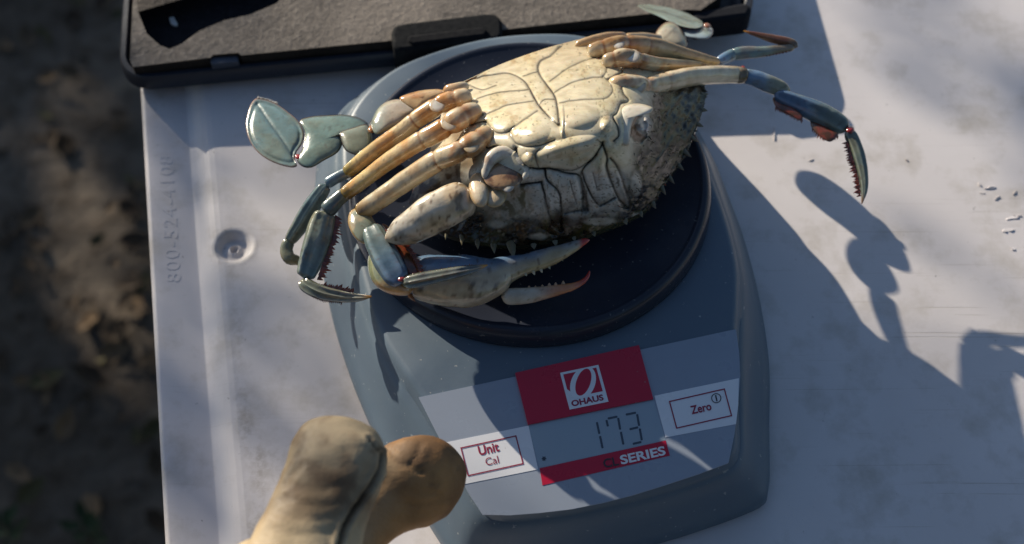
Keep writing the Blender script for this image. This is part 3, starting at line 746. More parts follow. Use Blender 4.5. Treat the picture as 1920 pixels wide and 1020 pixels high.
c = mix(c, s2l((70, 66, 52)), sstep(.6, .72, nf) * sstep(310, 350, Y) * .5)
c = mix(c, DARK, sstep(.79, .83, noise(np.stack([X, Y], -1), .22, 56, 2)) * .55)
blot = noise(np.stack([X, Y], -1), .022, 60, 4)
mossc = mix(np.tile(s2l((64, 51, 32)), X.shape + (1,)), s2l((24, 18, 12)), sstep(.38, .62, .45 * strands + .55 * noise(np.stack([X, Y], -1), .045, 45, 4)))
mossc = mix(mossc, s2l((84, 80, 40)), sstep(.52, .68, noise(np.stack([X, Y], -1), .05, 61, 3)) * .55)
mossc = mix(mossc, s2l((120, 108, 76)), sstep(.62, .8, fine) * .22)
pale = np.maximum.reduce([np.exp(-(((X - cx) / a_) ** 2 + ((Y - cy) / b_) ** 2)) for cx, cy, a_, b_ in ((1192, 345, 14, 26), (1205, 405, 26, 10), (1010, 444, 26, 10), (975, 385, 34, 22), (1120, 415, 50, 10), (930, 420, 26, 12))])
mossc = mix(mossc, s2l((186, 182, 170)), np.clip(sstep(.35, .75, pale + (blot - .5) * .9) * .85, 0, 1))
c = mix(c, mossc, over)
lw = sstep(1010, 985, X) * sstep(335, 350, Y) * (1 - over); c = mix(c, s2l((158, 158, 148)), lw * .7); c = mix(c, MOSS, lw * sstep(.45, .62, nm) * .8)
c = mix(c, s2l((58, 42, 28)), sstep(890, 850, X) * sstep(265, 300, Y) * (.6 + .4 * sstep(.4, .6, nm)))  # shade between the left legs painted on as dark brown
c = mix(c, DARK, np.clip(dark, 0, 1) * (1 - over * .7))
c = mix(c, s2l((128, 92, 62)), sock * (1 - sstep(1.1, .5, d2)) * .95); c = mix(c, s2l((206, 200, 196)), sstep(1.1, .6, d2) * .8)
body = MB(); body.add(Bt, gridfaces(NA, NR, True), c.reshape(-1, 3)); body.add(Bt[:, 0], [tuple(range(NA))], c[:, 0])
# back shell underneath, resting on the pan
rim = Bt[:, -1]; cen = rim.mean(0); low = [rim]
for k_, zz in ((1.0, -.0012), (.985, -.0035), (.95, -.006), (.88, -.0085), (.76, -.0105), (.55, -.012), (.2, -.0124)):
    q = cen + (rim - cen) * k_; q[:, 2] = np.maximum(.0422, rim[:, 2] + zz * (rim[:, 2] - .0424) / .0126); low.append(q)
low = np.array(low).transpose(1, 0, 2); body.add(low, gridfaces(NA, len(low[0]), True), s2l((66, 66, 44))); body.add(low[:, -1], [tuple(range(NA))], s2l((66, 66, 44)))
# teeth of the shell margin
T_ = s2l((122, 116, 92)); sp = []
for (x, y, dx, dy, w) in [(838, 436, -3, 14, 5), (866, 444, 0, 16, 6), (895, 450, 1, 18, 7), (925, 455, 2, 21, 8), (958, 456, 6, 30, 11), (1000, 456, 2, 12, 8), (1040, 450, 3, 12, 7), (1075, 443, 4, 10, 6), (1112, 434, 4, 10, 6), (1170, 410, 6, 12, 8), (1200, 398, 5, 10, 6),
                          (1222, 378, 8, 14, 7), (1240, 352, 9, 14, 6), (1254, 332, 11, 13, 6), (1270, 308, 13, 12, 6), (1284, 285, 13, 10, 6), (1296, 258, 14, 8, 6), (1306, 232, 14, 6, 6), (1314, 205, 14, 3, 6), (1318, 178, 11, -2, 6), (1316, 160, 10, -5, 5)]:
    z_ = float(b_z(np.array([x]), np.array([y]))[0]) - .0005; sp.append((x, y, z_, dx, dy, w, T_))
for i in range(60):       # ragged growth on the right margin
    t_ = random.random(); k_ = int(np.interp(t_, [0, 1], [NA * .30, NA * .52])); x, y = o[k_]; z_ = float(b_z(np.array([x]), np.array([y]))[0])
    a_ = random.uniform(-.9, .9); e = np.array([x, y]) - c0; e /= np.linalg.norm(e); e = np.array([e[0] * math.cos(a_) - e[1] * math.sin(a_), e[0] * math.sin(a_) + e[1] * math.cos(a_)])
    l_ = random.uniform(4, 10); sp.append((x - e[0] * 4, y - e[1] * 4, z_, e[0] * l_, e[1] * l_, random.uniform(1.5, 3.5), s2l((74, 66, 46)) * random.uniform(.5, 1.4)))
spikes(body, sp)
ii = np.argwhere(over > .55); ii = ii[(X[ii[:, 0], ii[:, 1]] > 1120) | (rng.random(len(ii)) < .12)]; pick = rng.choice(len(ii), 260, replace=False); fz = []
for a_, b_ in ii[pick]:
    if b_ > NR - 4: continue
    an = rng.normal(.9, .8); l_ = rng.uniform(3, 9); k_ = rng.uniform(.5, 1.2)
    fz.append((X[a_, b_], Y[a_, b_], Zb[a_, b_] + .0002, math.cos(an) * l_, math.sin(an) * l_, rng.uniform(.5, 1.0), s2l([(58, 48, 32), (96, 88, 58), (36, 30, 22), (100, 90, 62), (76, 78, 42)][rng.integers(0, 5)]) * k_))
spikes(body, fz)
pillow(body, [(1158, 268), (1156, 240), (1160, 214), (1172, 198), (1198, 194), (1224, 202), (1218, 213), (1197, 216), (1186, 230), (1182, 252), (1178, 272)], .0835, .0030, lambda X, Y, w, r: specks(w, mix(s2l((222, 214, 196)), s2l((176, 160, 130)), sstep(.8, 1, r) * .6), .3, 66), NA=60, center=(1172, 222))
body.build('body', M['rough_shell'], crab, angle=70)

# ---- colour functions for the limbs
def limbcol(c0_, c1_, stain=TAN, sa=.5, seed=0, side=None, endc=None, specky=.45, root=0):
    def f(s, th, w, px, py):
        n_ = noise(w, 160, seed, 4); n2 = noise(w, 420, seed + 3, 3)
        c = mix(c0_, c1_, sstep(.1, .95, s + (n_ - .5) * .5))
        if root: c = mix(c, ORANGE, sstep(root + .05, root - .08, s) * sstep(.02, root * .5, s) * sstep(.38, .6, n2) * .75)
        c = mix(c, stain, sstep(.42, .68, n_) * sa)
        if side is not None: c = mix(c, side, sstep(-.1, -.8, np.cos(th)) * .75)
        c = mix(c, BROWN, sstep(.60, .72, n2) * .35 * specky)
        if endc is not None: c = mix(c, endc, sstep(.86, .97, s))
        return specks(w, c, specky, seed + 9)
    return f
def ball(mb_, x, y, z, rx, ry, th_, col_, ang=0, seed=1):
    if seed in (5, 6, 7, 8, 9, 10): z -= .0011; th_ *= .75; col_ = np.asarray(col_) * .9
    if seed in (2, 3, 4, 82, 92, 102): z -= .0026; rx *= 1.25; ry *= 1.25; th_ *= 1.1; col_ = np.asarray(col_) * .86
    t = np.linspace(0, 2 * math.pi, 25)[:-1]; ca, sa = math.cos(math.radians(ang)), math.sin(math.radians(ang))
    out = np.c_[x + rx * np.cos(t) * ca - ry * np.sin(t) * sa, y + rx * np.cos(t) * sa + ry * np.sin(t) * ca]
    pillow(mb_, out, z, th_ * .62, lambda X, Y, w, r: specks(w, mix(mix(col_, TAN, sstep(.5, .7, noise(w, 200, seed)) * .6), np.minimum(np.asarray(col_) * .75, TAN * .8) if np.mean(col_) > .45 else np.asarray(col_) * .7, sstep(.45, .95, r) * .8), .3, seed), NA=44, NR=12, k=1.8)
def fringe(mb_, path, z0, z1, dirv, length, width, n, col_=RUST, jit=.3):
    q = spline(path, n); L_ = []
    for i, (x, y) in enumerate(q[:, :2]):
        k_ = i / max(1, n - 1); l_ = length * random.uniform(1 - jit, 1 + jit) * (1 if i % 3 else 1.25); a_ = random.uniform(-.25, .25)
        dx, dy = dirv[0] * math.cos(a_) - dirv[1] * math.sin(a_), dirv[0] * math.sin(a_) + dirv[1] * math.cos(a_)
        L_.append((x, y, z0 + (z1 - z0) * k_, dx * l_, dy * l_, width * random.uniform(.8, 1.2), col_ * random.uniform(.65, 1.35)))
    spikes(mb_, L_, .45)
GRID = ((88, .20, 12), (40, .14, 11), (140, .14, 11))

# ---- left walking legs (three), from the tail end forward
LD = .0105
A = MB()
sweep(A, [(884, 178, .073, 15), (862, 185, .0735, 19), (838, 191, .0738, 19), (812, 204, .0735, 18), (785, 222, .0725, 17.5), (755, 245, .070, 16.5), (700, 283, .066, 15), (662, 314, .062, 13.5), (646, 327, .0605, 12)], limbcol(s2l((220, 200, 164)), s2l((212, 184, 120)), s2l((204, 140, 66)), .8, 12, root=.34, endc=s2l((150, 132, 60))), .85, cap=(.03, .035), rings=((.12, .14, .016), (.235, .16, .018), (.42, .07, .010)), ridges=((120, .05, 22),))
ball(A, 820, 197, .0772, 15, 13, .0016, s2l((226, 220, 208)), -20, 5)
sweep(A, [(657, 320, .0605, 11), (632, 333, .059, 11), (610, 346, .0575, 11)], limbcol(OLIVE, TEAL * .9, BLUE, .4, 13), .8, cap=(.1, .1))
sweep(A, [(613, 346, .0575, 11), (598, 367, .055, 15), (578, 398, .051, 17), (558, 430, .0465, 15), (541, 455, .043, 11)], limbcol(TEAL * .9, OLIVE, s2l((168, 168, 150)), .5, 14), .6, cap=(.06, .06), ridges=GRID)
sweep(A, [(545, 448, .0435, 11), (537, 466, .042, 12), (542, 484, .041, 12), (558, 489, .040, 9), (574, 502, .0395, 2)], limbcol(OLIVE, s2l((178, 164, 120)), RUST, .4, 15), .7, cap=(.12, 0))
A.build('walking_leg', M['shell'], crab, angle=70)

LD = .0115
A = MB()
sweep(A, [(900, 206, .0775, 16), (878, 214, .079, 21), (858, 224, .0795, 22), (836, 238, .0790, 20), (812, 252, .0785, 19.5), (777, 271, .0765, 18), (725, 305, .0715, 16.5), (682, 338, .067, 15), (655, 358, .064, 14), (641, 369, .063, 12)], limbcol(s2l((222, 204, 170)), s2l((218, 190, 126)), s2l((204, 140, 66)), .75, 22, root=.36, endc=s2l((150, 120, 50))), .9, cap=(.03, .03), ridges=((115, .06, 20),), rings=((.10, .12, .014), (.225, .15, .016), (.40, .08, .010)))
ball(A, 842, 230, .0826, 16, 15, .0017, s2l((228, 216, 196)), 10, 6)
sweep(A, [(652, 359, .0635, 13), (632, 376, .062, 14), (618, 390, .061, 16), (610, 400, .060, 15)], limbcol(OLIVE, TEAL * .85, s2l((60, 70, 84)), .5, 23), .75, cap=(.15, .15))
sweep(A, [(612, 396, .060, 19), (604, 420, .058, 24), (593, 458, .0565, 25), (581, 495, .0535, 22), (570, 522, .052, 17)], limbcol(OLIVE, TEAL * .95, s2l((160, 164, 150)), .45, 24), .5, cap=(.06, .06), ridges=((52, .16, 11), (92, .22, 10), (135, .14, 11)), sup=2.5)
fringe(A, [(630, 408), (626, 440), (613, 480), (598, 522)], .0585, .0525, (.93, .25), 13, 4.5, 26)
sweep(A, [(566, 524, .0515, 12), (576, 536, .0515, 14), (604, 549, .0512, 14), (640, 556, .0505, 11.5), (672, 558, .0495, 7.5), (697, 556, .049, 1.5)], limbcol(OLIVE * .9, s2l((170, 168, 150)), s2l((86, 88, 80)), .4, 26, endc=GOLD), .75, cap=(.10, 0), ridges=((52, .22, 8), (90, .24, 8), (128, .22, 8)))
fringe(A, [(592, 537), (625, 540), (660, 548)], .0515, .0500, (.55, -.8), 9, 4, 16)
fringe(A, [(572, 545), (600, 562), (640, 568)], .0515, .0505, (-.1, 1), 3, 1.6, 22, BROWN)
A.build('walking_leg', M['shell'], crab, angle=70)

LD = .0135
A = MB()
sweep(A, [(922, 248, .0805, 16), (905, 258, .0818, 21), (884, 272, .0822, 23), (856, 286, .0815, 21), (815, 304, .0795, 21), (764, 337, .076, 20), (715, 371, .0735, 19), (688, 390, .072, 18), (669, 401, .0715, 15)], limbcol(s2l((218, 196, 158)), s2l((202, 196, 168)), s2l((196, 150, 92)), .6, 32, root=.34, endc=s2l((140, 110, 60))), .9, cap=(.03, .03), ridges=((110, .06, 18),), rings=((.09, .12, .014), (.22, .15, .016), (.385, .09, .010)))
ball(A, 884, 268, .0855, 17, 19, .0018, s2l((224, 204, 172)), 15, 7)
pillow(A, [(657, 396), (652, 416), (660, 438), (674, 454), (688, 457), (703, 442), (704, 418), (690, 398), (672, 390)], .0705, .0034, lambda X, Y, w, r: specks(w, mix(mix(OLIVE * 1.05, GOLD * .8, sstep(.85, 1, r) * .8), TAN, sstep(.5, .7, noise(w, 180, 33)) * .5), .4, 33), NA=60, k=2.2)
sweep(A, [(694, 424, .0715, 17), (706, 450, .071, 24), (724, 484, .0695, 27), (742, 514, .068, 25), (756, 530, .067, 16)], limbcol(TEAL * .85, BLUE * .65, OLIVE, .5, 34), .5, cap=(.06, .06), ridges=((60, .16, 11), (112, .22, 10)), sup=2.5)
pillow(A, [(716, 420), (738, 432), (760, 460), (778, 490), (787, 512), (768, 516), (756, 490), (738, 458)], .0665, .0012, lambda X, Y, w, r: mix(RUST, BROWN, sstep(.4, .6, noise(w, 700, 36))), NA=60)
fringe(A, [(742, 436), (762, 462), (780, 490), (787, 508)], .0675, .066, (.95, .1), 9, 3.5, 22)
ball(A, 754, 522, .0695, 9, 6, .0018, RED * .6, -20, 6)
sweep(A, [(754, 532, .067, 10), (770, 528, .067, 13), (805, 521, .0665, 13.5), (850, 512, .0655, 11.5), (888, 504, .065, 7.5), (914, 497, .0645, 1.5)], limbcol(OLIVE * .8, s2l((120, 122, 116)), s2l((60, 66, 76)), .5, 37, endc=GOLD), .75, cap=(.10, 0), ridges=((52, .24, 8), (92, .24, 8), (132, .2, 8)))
fringe(A, [(775, 516), (830, 506), (885, 498)], .0672, .0655, (0, -1), 3.5, 2, 26, RUST)
A.build('walking_leg', M['shell'], crab, angle=70)

# ---- left swimming leg with its paddle
def flat_col(base, edge, vein=None, seed=0, ew=.86):
    def f(X, Y, w, r):
        n_ = noise(w, 150, seed, 4); c = mix(base, OLIVE, sstep(.45, .7, n_) * .6)
        if vein is not None:
            d = pldist(X, Y, vein); c = mix(c, base * .45, np.exp(-(d / 2.2) ** 2) * .8)
        c = mix(c, edge, sstep(ew, ew + .09, r)); return specks(w, c, .3, seed)
    return f
A = MB()
sweep(A, [(880, 160, .0675, 10), (850, 168, .068, 12), (830, 172, .068, 11)], limbcol(CREAM * .9, TAN, ORANGE, .5, 41), .8, cap=(.3, .3))
pillow(A, [(749, 184), (764, 176), (792, 169), (822, 167), (836, 173), (818, 186), (797, 197), (781, 206), (764, 198)], .067, .0028, lambda X, Y, w, r: specks(w, mix(TAN * .9, ORANGE, sstep(.5, .7, noise(w, 150, 42)) * .7), .6, 42), NA=60)
pillow(A, [(696, 234), (701, 216), (710, 201), (726, 190), (749, 186), (770, 194), (781, 205), (772, 219), (752, 233), (725, 246), (705, 252)], .0635, .0042, lambda X, Y, w, r: specks(w, mix(s2l((186, 172, 152)), s2l((140, 150, 140)), sstep(740, 700, X)), .3, 43), NA=70)
ball(A, 697, 242, .0635, 7, 8, .0025, ORANGE, 30, 8)
pillow(A, [(638, 248), (660, 239), (688, 233), (699, 252), (697, 276), (674, 291), (650, 284), (640, 266)], .0615, .0026, flat_col(s2l((128, 132, 112)), DARK * 1.5, None, 44), NA=60)
pillow(A, [(562, 226), (586, 218), (615, 216), (645, 215), (673, 221), (690, 233), (665, 239), (640, 247), (643, 266), (633, 286), (606, 302), (585, 314), (568, 313), (557, 300), (568, 276), (571, 248)], .0605, .0026, flat_col(s2l((122, 144, 134)), DARK * 1.6, [(690, 234), (638, 249)], 45, .90), NA=90, center=(605, 262))
pillow(A, [(482, 184), (500, 187), (517, 194), (540, 210), (560, 228), (570, 249), (567, 269), (556, 286), (553, 301), (557, 311), (544, 314), (511, 304), (485, 287), (468, 264), (461, 235), (466, 207), (473, 191)], lambda X, Y: .0585 + (Y - 250) * .00002, .0016,
       flat_col(s2l((116, 140, 138)), s2l((134, 92, 70)), [(482, 196), (505, 230), (530, 265), (552, 298)], 46, .92), NA=110, NR=22, disp=lambda X, Y, r: -.0006 * np.exp(-(pldist(X, Y, [(482, 196), (505, 230), (530, 265), (552, 298)]) / 4) ** 2) - .0005 * np.exp(-((r - .86) / .05) ** 2))
ball(A, 559, 294, .062, 6, 5, .0018, RED, 20, 9)
fringe(A, [(484, 183), (500, 186), (520, 194)], .0575, .0575, (.3, -.9), 2.5, 1.6, 14, WHITE * .8)
A.build('swimming_leg', M['shell'], crab, angle=70)

# ---- left claw
LD = 0.0
A = MB()
pillow(A, [(906, 334), (914, 306), (930, 292), (956, 290), (976, 304), (984, 322), (974, 344), (950, 356), (922, 352)], .0800, .0020, lambda X, Y, w, r: specks(w, mix(s2l((168, 134, 98)), s2l((104, 74, 50)), sstep(.4, .6, noise(w, 420, 52))), .6, 51), NA=60)
sweep(A, [(908, 336, .0805, 6), (912, 316, .0815, 9), (922, 297, .0825, 13), (942, 287, .083, 14), (962, 292, .083, 11), (977, 307, .0825, 9), (988, 321, .0815, 7), (981, 337, .0805, 6)], lambda s_, th, w, px, py: specks(w, mix(s2l((226, 218, 200)), s2l((168, 120, 80)), sstep(.55, .72, noise(w, 200, 56)) * .6), .4, 56), .8, cap=(.08, .08))
pillow(A, [(938, 322), (956, 318), (968, 330), (966, 350), (952, 362), (938, 352), (932, 336)], .0800, .0013, lambda X, Y, w, r: specks(w, mix(mix(s2l((212, 204, 190)), s2l((168, 144, 116)), sstep(.5, .65, noise(w, 320, 57))), s2l((96, 70, 48)), sstep(.75, 1, r) * .7), .5, 53), NA=40)
ball(A, 928, 366, .0765, 22, 24, .0042, s2l((204, 184, 152)), 25, 54)
ball(A, 899, 356, .0775, 20, 33, .0052, s2l((222, 206, 178)), -8, 55)
sweep(A, [(888, 362, .0745, 34), (858, 378, .0735, 37), (815, 400, .071, 38), (775, 424, .0675, 33), (742, 440, .065, 24), (722, 448, .064, 16)],
      lambda s, th, w, px, py: specks(w, mix(mix(mix(s2l((214, 202, 180)), s2l((196, 154, 86)), sstep(.35, .75, np.cos(th) * -1 + (noise(w, 120, 57) - .5)) * .0 + sstep(.45, .65, noise(w, 110, 57)) * .55), s2l((92, 74, 44)), sstep(.56, .68, noise(w, 240, 58)) * .7), s2l((150, 160, 164)), sstep(.4, 1, s) * .35), .8, 57), .75, cap=(.16, .2), K=40)
pillow(A, [(692, 478), (690, 505), (698, 528), (716, 545), (742, 554), (768, 552), (775, 530), (760, 500), (735, 475), (712, 466)], .0545, .006, lambda X, Y, w, r: specks(w, mix(s2l((120, 126, 96)), s2l((196, 150, 96)), sstep(520, 545, Y)), .4, 59), NA=60)
def palmcol(s, th, w, px, py):
    up_ = sstep(12, -14, py - np.interp(px, [755, 830, 930, 1000, 1100], [512, 508, 505, 487, 452]) + (noise(w, 150, 61) - .5) * 22)
    c = mix(s2l((176, 162, 136)), s2l((98, 126, 156)), up_ * (1 - .45 * sstep(930, 1080, px)))
    c = mix(c, s2l((176, 158, 112)), sstep(945, 1010, px) * (1 - up_) * .7)
    c = mix(c, s2l((66, 48, 34)), sstep(.56, .68, noise(w, 380, 62, 3)) * sstep(520, 535, py) * sstep(575, 550, py) * .75)
    c = mix(c, RED, sstep(1082, 1094, px)); return specks(w, c, .6, 63)
sweep(A, [(757, 522, .0525, 26), (775, 520, .0525, 37), (800, 522, .053, 45), (835, 526, .0535, 49), (870, 527, .0535, 50), (900, 525, .0535, 46), (926, 518, .0535, 37), (950, 506, .0535, 27), (985, 495, .054, 20), (1020, 485, .0545, 18.5), (1050, 474, .055, 15), (1078, 461, .0555, 10), (1097, 452, .056, 6), (1106, 450, .056, 2.5)], palmcol, .72, cap=(.06, .02), K=44)
tl = [(985, 513, 3, 5), (1000, 510, 3, 6), (1014, 505, 3, 7), (1028, 498, 4, 7), (1040, 490, 3, 6), (1052, 484, 4, 6), (1064, 475, 3, 5), (1076, 467, 3, 5)]
spikes(A, [(x, y, .0535, dx, dy, 4, s2l((200, 186, 150))) for x, y, dx, dy in tl])
spikes(A, [(770, 487, .055, -16, -4, 6, BLUE), (762, 545, .053, 8, 14, 6, ORANGE), (770, 556, .052, 9, 10, 5, ORANGE * .7)])
ball(A, 802, 486, .058, 8, 7, .0018, s2l((176, 190, 200)), 0, 64)
clw = A.build('claw', M['shell'], crab, angle=70)
A = MB()
sweep(A, [(940, 556, .0495, 13), (958, 556, .0495, 16), (985, 555, .0495, 15.5), (1015, 550, .0495, 13), (1045, 544, .0495, 10.5), (1075, 537, .0497, 7), (1094, 527, .050, 5), (1103, 516, .0503, 3.5), (1105, 508, .0505, 1.5)],
      lambda s, th, w, px, py: specks(w, mix(mix(s2l((196, 186, 168)), s2l((196, 130, 88)), sstep(.2, .75, s + (noise(w, 200, 71) - .5) * .3)), RED, sstep(.72, .92, s)), .5, 72), .75, cap=(.08, .0), K=30)
spikes(A, [(x, y, .0505, 0, -6, 4.5, s2l((214, 176, 146))) for x, y in ((992, 541), (1004, 541), (1017, 539), (1030, 536), (1042, 535), (1056, 532))])
A.build('movable_finger', M['shell'], clw, angle=70)

# ---- right walking legs
ZOFF = -.0085; RD = .007
A = MB()
sweep(A, [(1100, 98, .0735, 12), (1125, 91, .0745, 15), (1155, 83, .0748, 16), (1180, 82, .0738, 16), (1205, 84, .0725, 17), (1238, 90, .0705, 16.5), (1290, 105, .0665, 14), (1335, 115, .063, 10), (1350, 117, .062, 8)], limbcol(s2l((226, 208, 172)), s2l((196, 170, 112)), TAN, .5, 83, side=s2l((150, 108, 44)), root=.4), .85, cap=(.04, .04), rings=((.13, .12, .014), (.30, .16, .016), (.46, .08, .012)))
ball(A, 1160, 81, .0775, 12, 12, .0018, s2l((232, 228, 218)), 0, 8)
sweep(A, [(1345, 117, .062, 8), (1358, 110, .0625, 11), (1378, 100, .063, 11)], limbcol(BLUE * 1.15, TEAL, BLUE, .3, 84), .8, cap=(.1, .1))
sweep(A, [(1372, 103, .063, 11), (1395, 99, .0635, 12), (1430, 97, .064, 10), (1465, 92, .0645, 8), (1490, 88, .065, 7)], limbcol(TEAL, s2l((150, 150, 130)), RUST, .35, 85), .6, cap=(.06, .06), ridges=((90, .14, 12),))
sweep(A, [(1496, 88, .065, 7), (1480, 80, .0655, 9), (1450, 73, .066, 8), (1420, 65, .0665, 5), (1394, 58, .067, 1.2)], limbcol(s2l((120, 100, 80)), s2l((110, 84, 60)), RUST, .5, 86, endc=GOLD), .6, cap=(.1, 0), ridges=((90, .2, 10),))
fringe(A, [(1400, 105), (1440, 104), (1480, 96)], .063, .0645, (.5, -1), 5, 2, 14)
A.build('walking_leg', M['shell'], crab, angle=70)

ZOFF = -.009; RD = .010
A = MB()
sweep(A, [(1128, 118, .079, 12), (1148, 112, .080, 16), (1172, 108, .0805, 18), (1195, 113, .079, 17), (1220, 119, .0765, 15), (1255, 121, .073, 12), (1290, 122, .070, 10), (1325, 123, .067, 7)], limbcol(s2l((226, 208, 172)), s2l((156, 120, 52)), s2l((120, 82, 28)), .55, 93, specky=.9, root=.6), .8, cap=(.05, .1), rings=((.12, .12, .016), (.36, .16, .02)))
ball(A, 1186, 105, .0835, 14, 13, .0018, s2l((232, 226, 214)), 10, 9)
A.build('walking_leg', M['shell'], crab, angle=70)

ZOFF = -.011; RD = .026
A = MB()
sweep(A, [(1140, 164, .084, 13), (1160, 159, .0855, 19), (1185, 160, .0862, 21), (1212, 163, .0855, 19), (1232, 159, .085, 19), (1262, 151, .085, 19), (1310, 142, .085, 18), (1360, 140, .085, 17.5), (1388, 141, .085, 16), (1404, 143, .0845, 12)], limbcol(s2l((228, 208, 172)), s2l((226, 210, 178)), TAN, .5, 103, endc=s2l((104, 82, 46)), root=.36), .85, cap=(.04, .03), rings=((.10, .12, .014), (.27, .18, .016), (.42, .07, .010)), ridges=((120, .05, 20),))
ball(A, 1197, 160, .0895, 15, 15, .0018, s2l((226, 212, 190)), 10, 10)
ball(A, 1393, 127, .0865, 5, 4, .0016, RED * .7 + BROWN * .3, 0, 109)
sweep(A, [(1394, 142, .0845, 14), (1416, 147, .084, 15.5), (1440, 157, .083, 16.5), (1462, 165, .082, 15), (1482, 170, .0815, 8)], limbcol(BLUE * 1.1, s2l((166, 160, 122)), OLIVE, .5, 104), .7, cap=(.03, .15))
sweep(A, [(1452, 176, .0815, 11), (1472, 184, .081, 15), (1500, 196, .080, 18), (1535, 212, .079, 21), (1568, 230, .0775, 20), (1590, 243, .0765, 14)], limbcol(BLUE * .8, TEAL * .85, OLIVE, .5, 105), .5, cap=(.1, .1), ridges=((75, .18, 11), (125, .16, 11)), sup=2.5)
pillow(A, [(1449, 184), (1462, 184), (1490, 202), (1505, 218), (1500, 226), (1478, 214), (1456, 202)], .0795, .0012, lambda X, Y, w, r: mix(RUST, BROWN, sstep(.4, .6, noise(w, 700, 106))), NA=50)
pillow(A, [(1520, 226), (1532, 228), (1560, 244), (1572, 252), (1556, 266), (1535, 254), (1522, 240)], .077, .0012, lambda X, Y, w, r: mix(RUST, BROWN, sstep(.4, .6, noise(w, 700, 107))), NA=50)
fringe(A, [(1455, 202), (1480, 215), (1504, 226)], .0795, .079, (-.1, 1), 5, 2, 16); fringe(A, [(1524, 242), (1545, 258), (1570, 256)], .077, .0765, (-.1, 1), 6, 2.4, 12)
sweep(A, [(1587, 244, .0765, 10), (1597, 258, .0758, 12.5), (1609, 290, .074, 12.5), (1618, 328, .072, 10), (1620, 358, .0705, 6.5), (1616, 382, .0695, 1)], limbcol(OLIVE * .8, s2l((120, 130, 118)), TEAL, .5, 110, endc=s2l((150, 120, 90))), .65, cap=(.1, 0), ridges=((65, .2, 9), (108, .22, 9)))
ball(A, 1594, 243, .078, 8, 7, .002, RED * .7, 0, 111)
fringe(A, [(1588, 268), (1596, 296), (1606, 330), (1612, 366)], .0755, .070, (-.95, .2), 9, 3.2, 24)
A.build('walking_leg', M['shell'], crab, angle=70)

# ---- right swimming leg, paddle turned nearly edge-on
ZOFF = -.012; RD = .008
A = MB()
sweep(A, [(1078, 86, .0705, 8), (1105, 78, .070, 10), (1140, 70, .0685, 10), (1176, 68, .066, 8)], limbcol(TAN, s2l((190, 150, 104)), ORANGE, .5, 121), .8, cap=(.1, .1))
sweep(A, [(1172, 72, .065, 10), (1205, 74, .061, 13), (1240, 78, .058, 13)], limbcol(TAN, s2l((180, 160, 130)), ORANGE, .4, 122), .8, cap=(.1, .1))
pillow(A, [(1226, 80), (1231, 58), (1248, 42), (1268, 44), (1286, 68), (1288, 88), (1258, 96), (1236, 94)], .055, .005, flat_col(s2l((178, 168, 146)), s2l((120, 80, 60)), [(1268, 50), (1240, 78)], 123, .9), NA=50)
pillow(A, [(1258, 44), (1280, 42), (1310, 46), (1333, 50), (1337, 62), (1326, 73), (1300, 72), (1272, 64)], lambda X, Y: .0535 + .0002 * (Y - 58), .0035, flat_col(s2l((150, 166, 172)), s2l((150, 120, 90)), None, 124, .92), NA=50)
pillow(A, [(1195, 10), (1215, 8), (1240, 11), (1270, 18), (1298, 29), (1318, 42), (1312, 52), (1290, 52), (1264, 44), (1236, 31), (1210, 20)], lambda X, Y: .0535 + (X - 1300) * .00002 + .00036 * (Y - (10 + (X - 1195) * .26) - 8), .0012, flat_col(s2l((140, 158, 152)), s2l((110, 120, 110)), [(1205, 13), (1250, 24), (1300, 42)], 125, .93), NA=70)
ball(A, 1326, 48, .0565, 7, 5, .0018, s2l((170, 110, 80)), 20, 126)
A.build('swimming_leg', M['shell'], crab, angle=70)

# ------------------------------------------------------------------ person: gloved hand
ZK = 1.0; ZOFF = 0.0; RD = 0.0
person = thing('person', 'person reaching in with a worn tan leather work glove beside the scale', 'person', (-.14, -.68, GZ))
g = MB(); cfn = lambda s, th, w, px, py: np.zeros(s.shape + (3,))
sweep(g, [(560, 1180, .091, 128), (560, 1080, .092, 116), (586, 990, .092, 100), (608, 930, .092, 95), (628, 880, .091, 93), (634, 838, .090, 88), (638, 804, .089, 64), (640, 788, .0885, 20)], cfn, .62, cap=(.1, .05), K=40)
sweep(g, [(600, 1075, .066, 62), (648, 1012, .063, 62), (696, 958, .060, 68), (738, 922, .058, 80), (780, 902, .0565, 85), (820, 890, .0555, 76), (856, 882, .055, 48), (879, 878, .055, 12)], cfn, .6, cap=(.1, .04), K=40)
# palm, the three other fingers curled out of frame, cuff and forearm
sweep(g, [(600, 1060, .080, 120), (560, 1200, .080, 190), (530, 1340, .080, 210), (500, 1480, .080, 190), (480, 1600, .080, 170)], cfn, .42, cap=(.15, .1), K=40)
for k_, (x, y) in enumerate(((470, 1090), (430, 1150), (400, 1220))):
    sweep(g, [(x + 90, y + 150, .085, 70), (x + 30, y + 40, .088, 68), (x + 5, y - 25 + 20 * k_, .078, 64), (x + 25, y + 10, .060, 58), (x + 60, y + 70, .058, 40)], cfn, .85, cap=(.12, .14), K=24)
tmp = g.build('glove', M['leather'], person)
mod = tmp.modifiers.new('r', 'REMESH'); mod.mode = 'VOXEL'; mod.voxel_size = .0011
sm = tmp.modifiers.new('s', 'SMOOTH'); sm.iterations = 6; sm.factor = .5
bpy.context.view_layer.update(); dg = bpy.context.evaluated_depsgraph_get()
me = tmp.evaluated_get(dg).to_mesh()
v = np.array([q.co[:] for q in me.vertices]); nrm = np.array([q.normal[:] for q in me.vertices]); f = [tuple(p.vertices) for p in me.polygons]
tmp.evaluated_get(dg).to_mesh_clear(); mw = np.array(tmp.matrix_world); v = v @ mw[:3, :3].T + mw[:3, 3]
bpy.data.objects.remove(tmp)
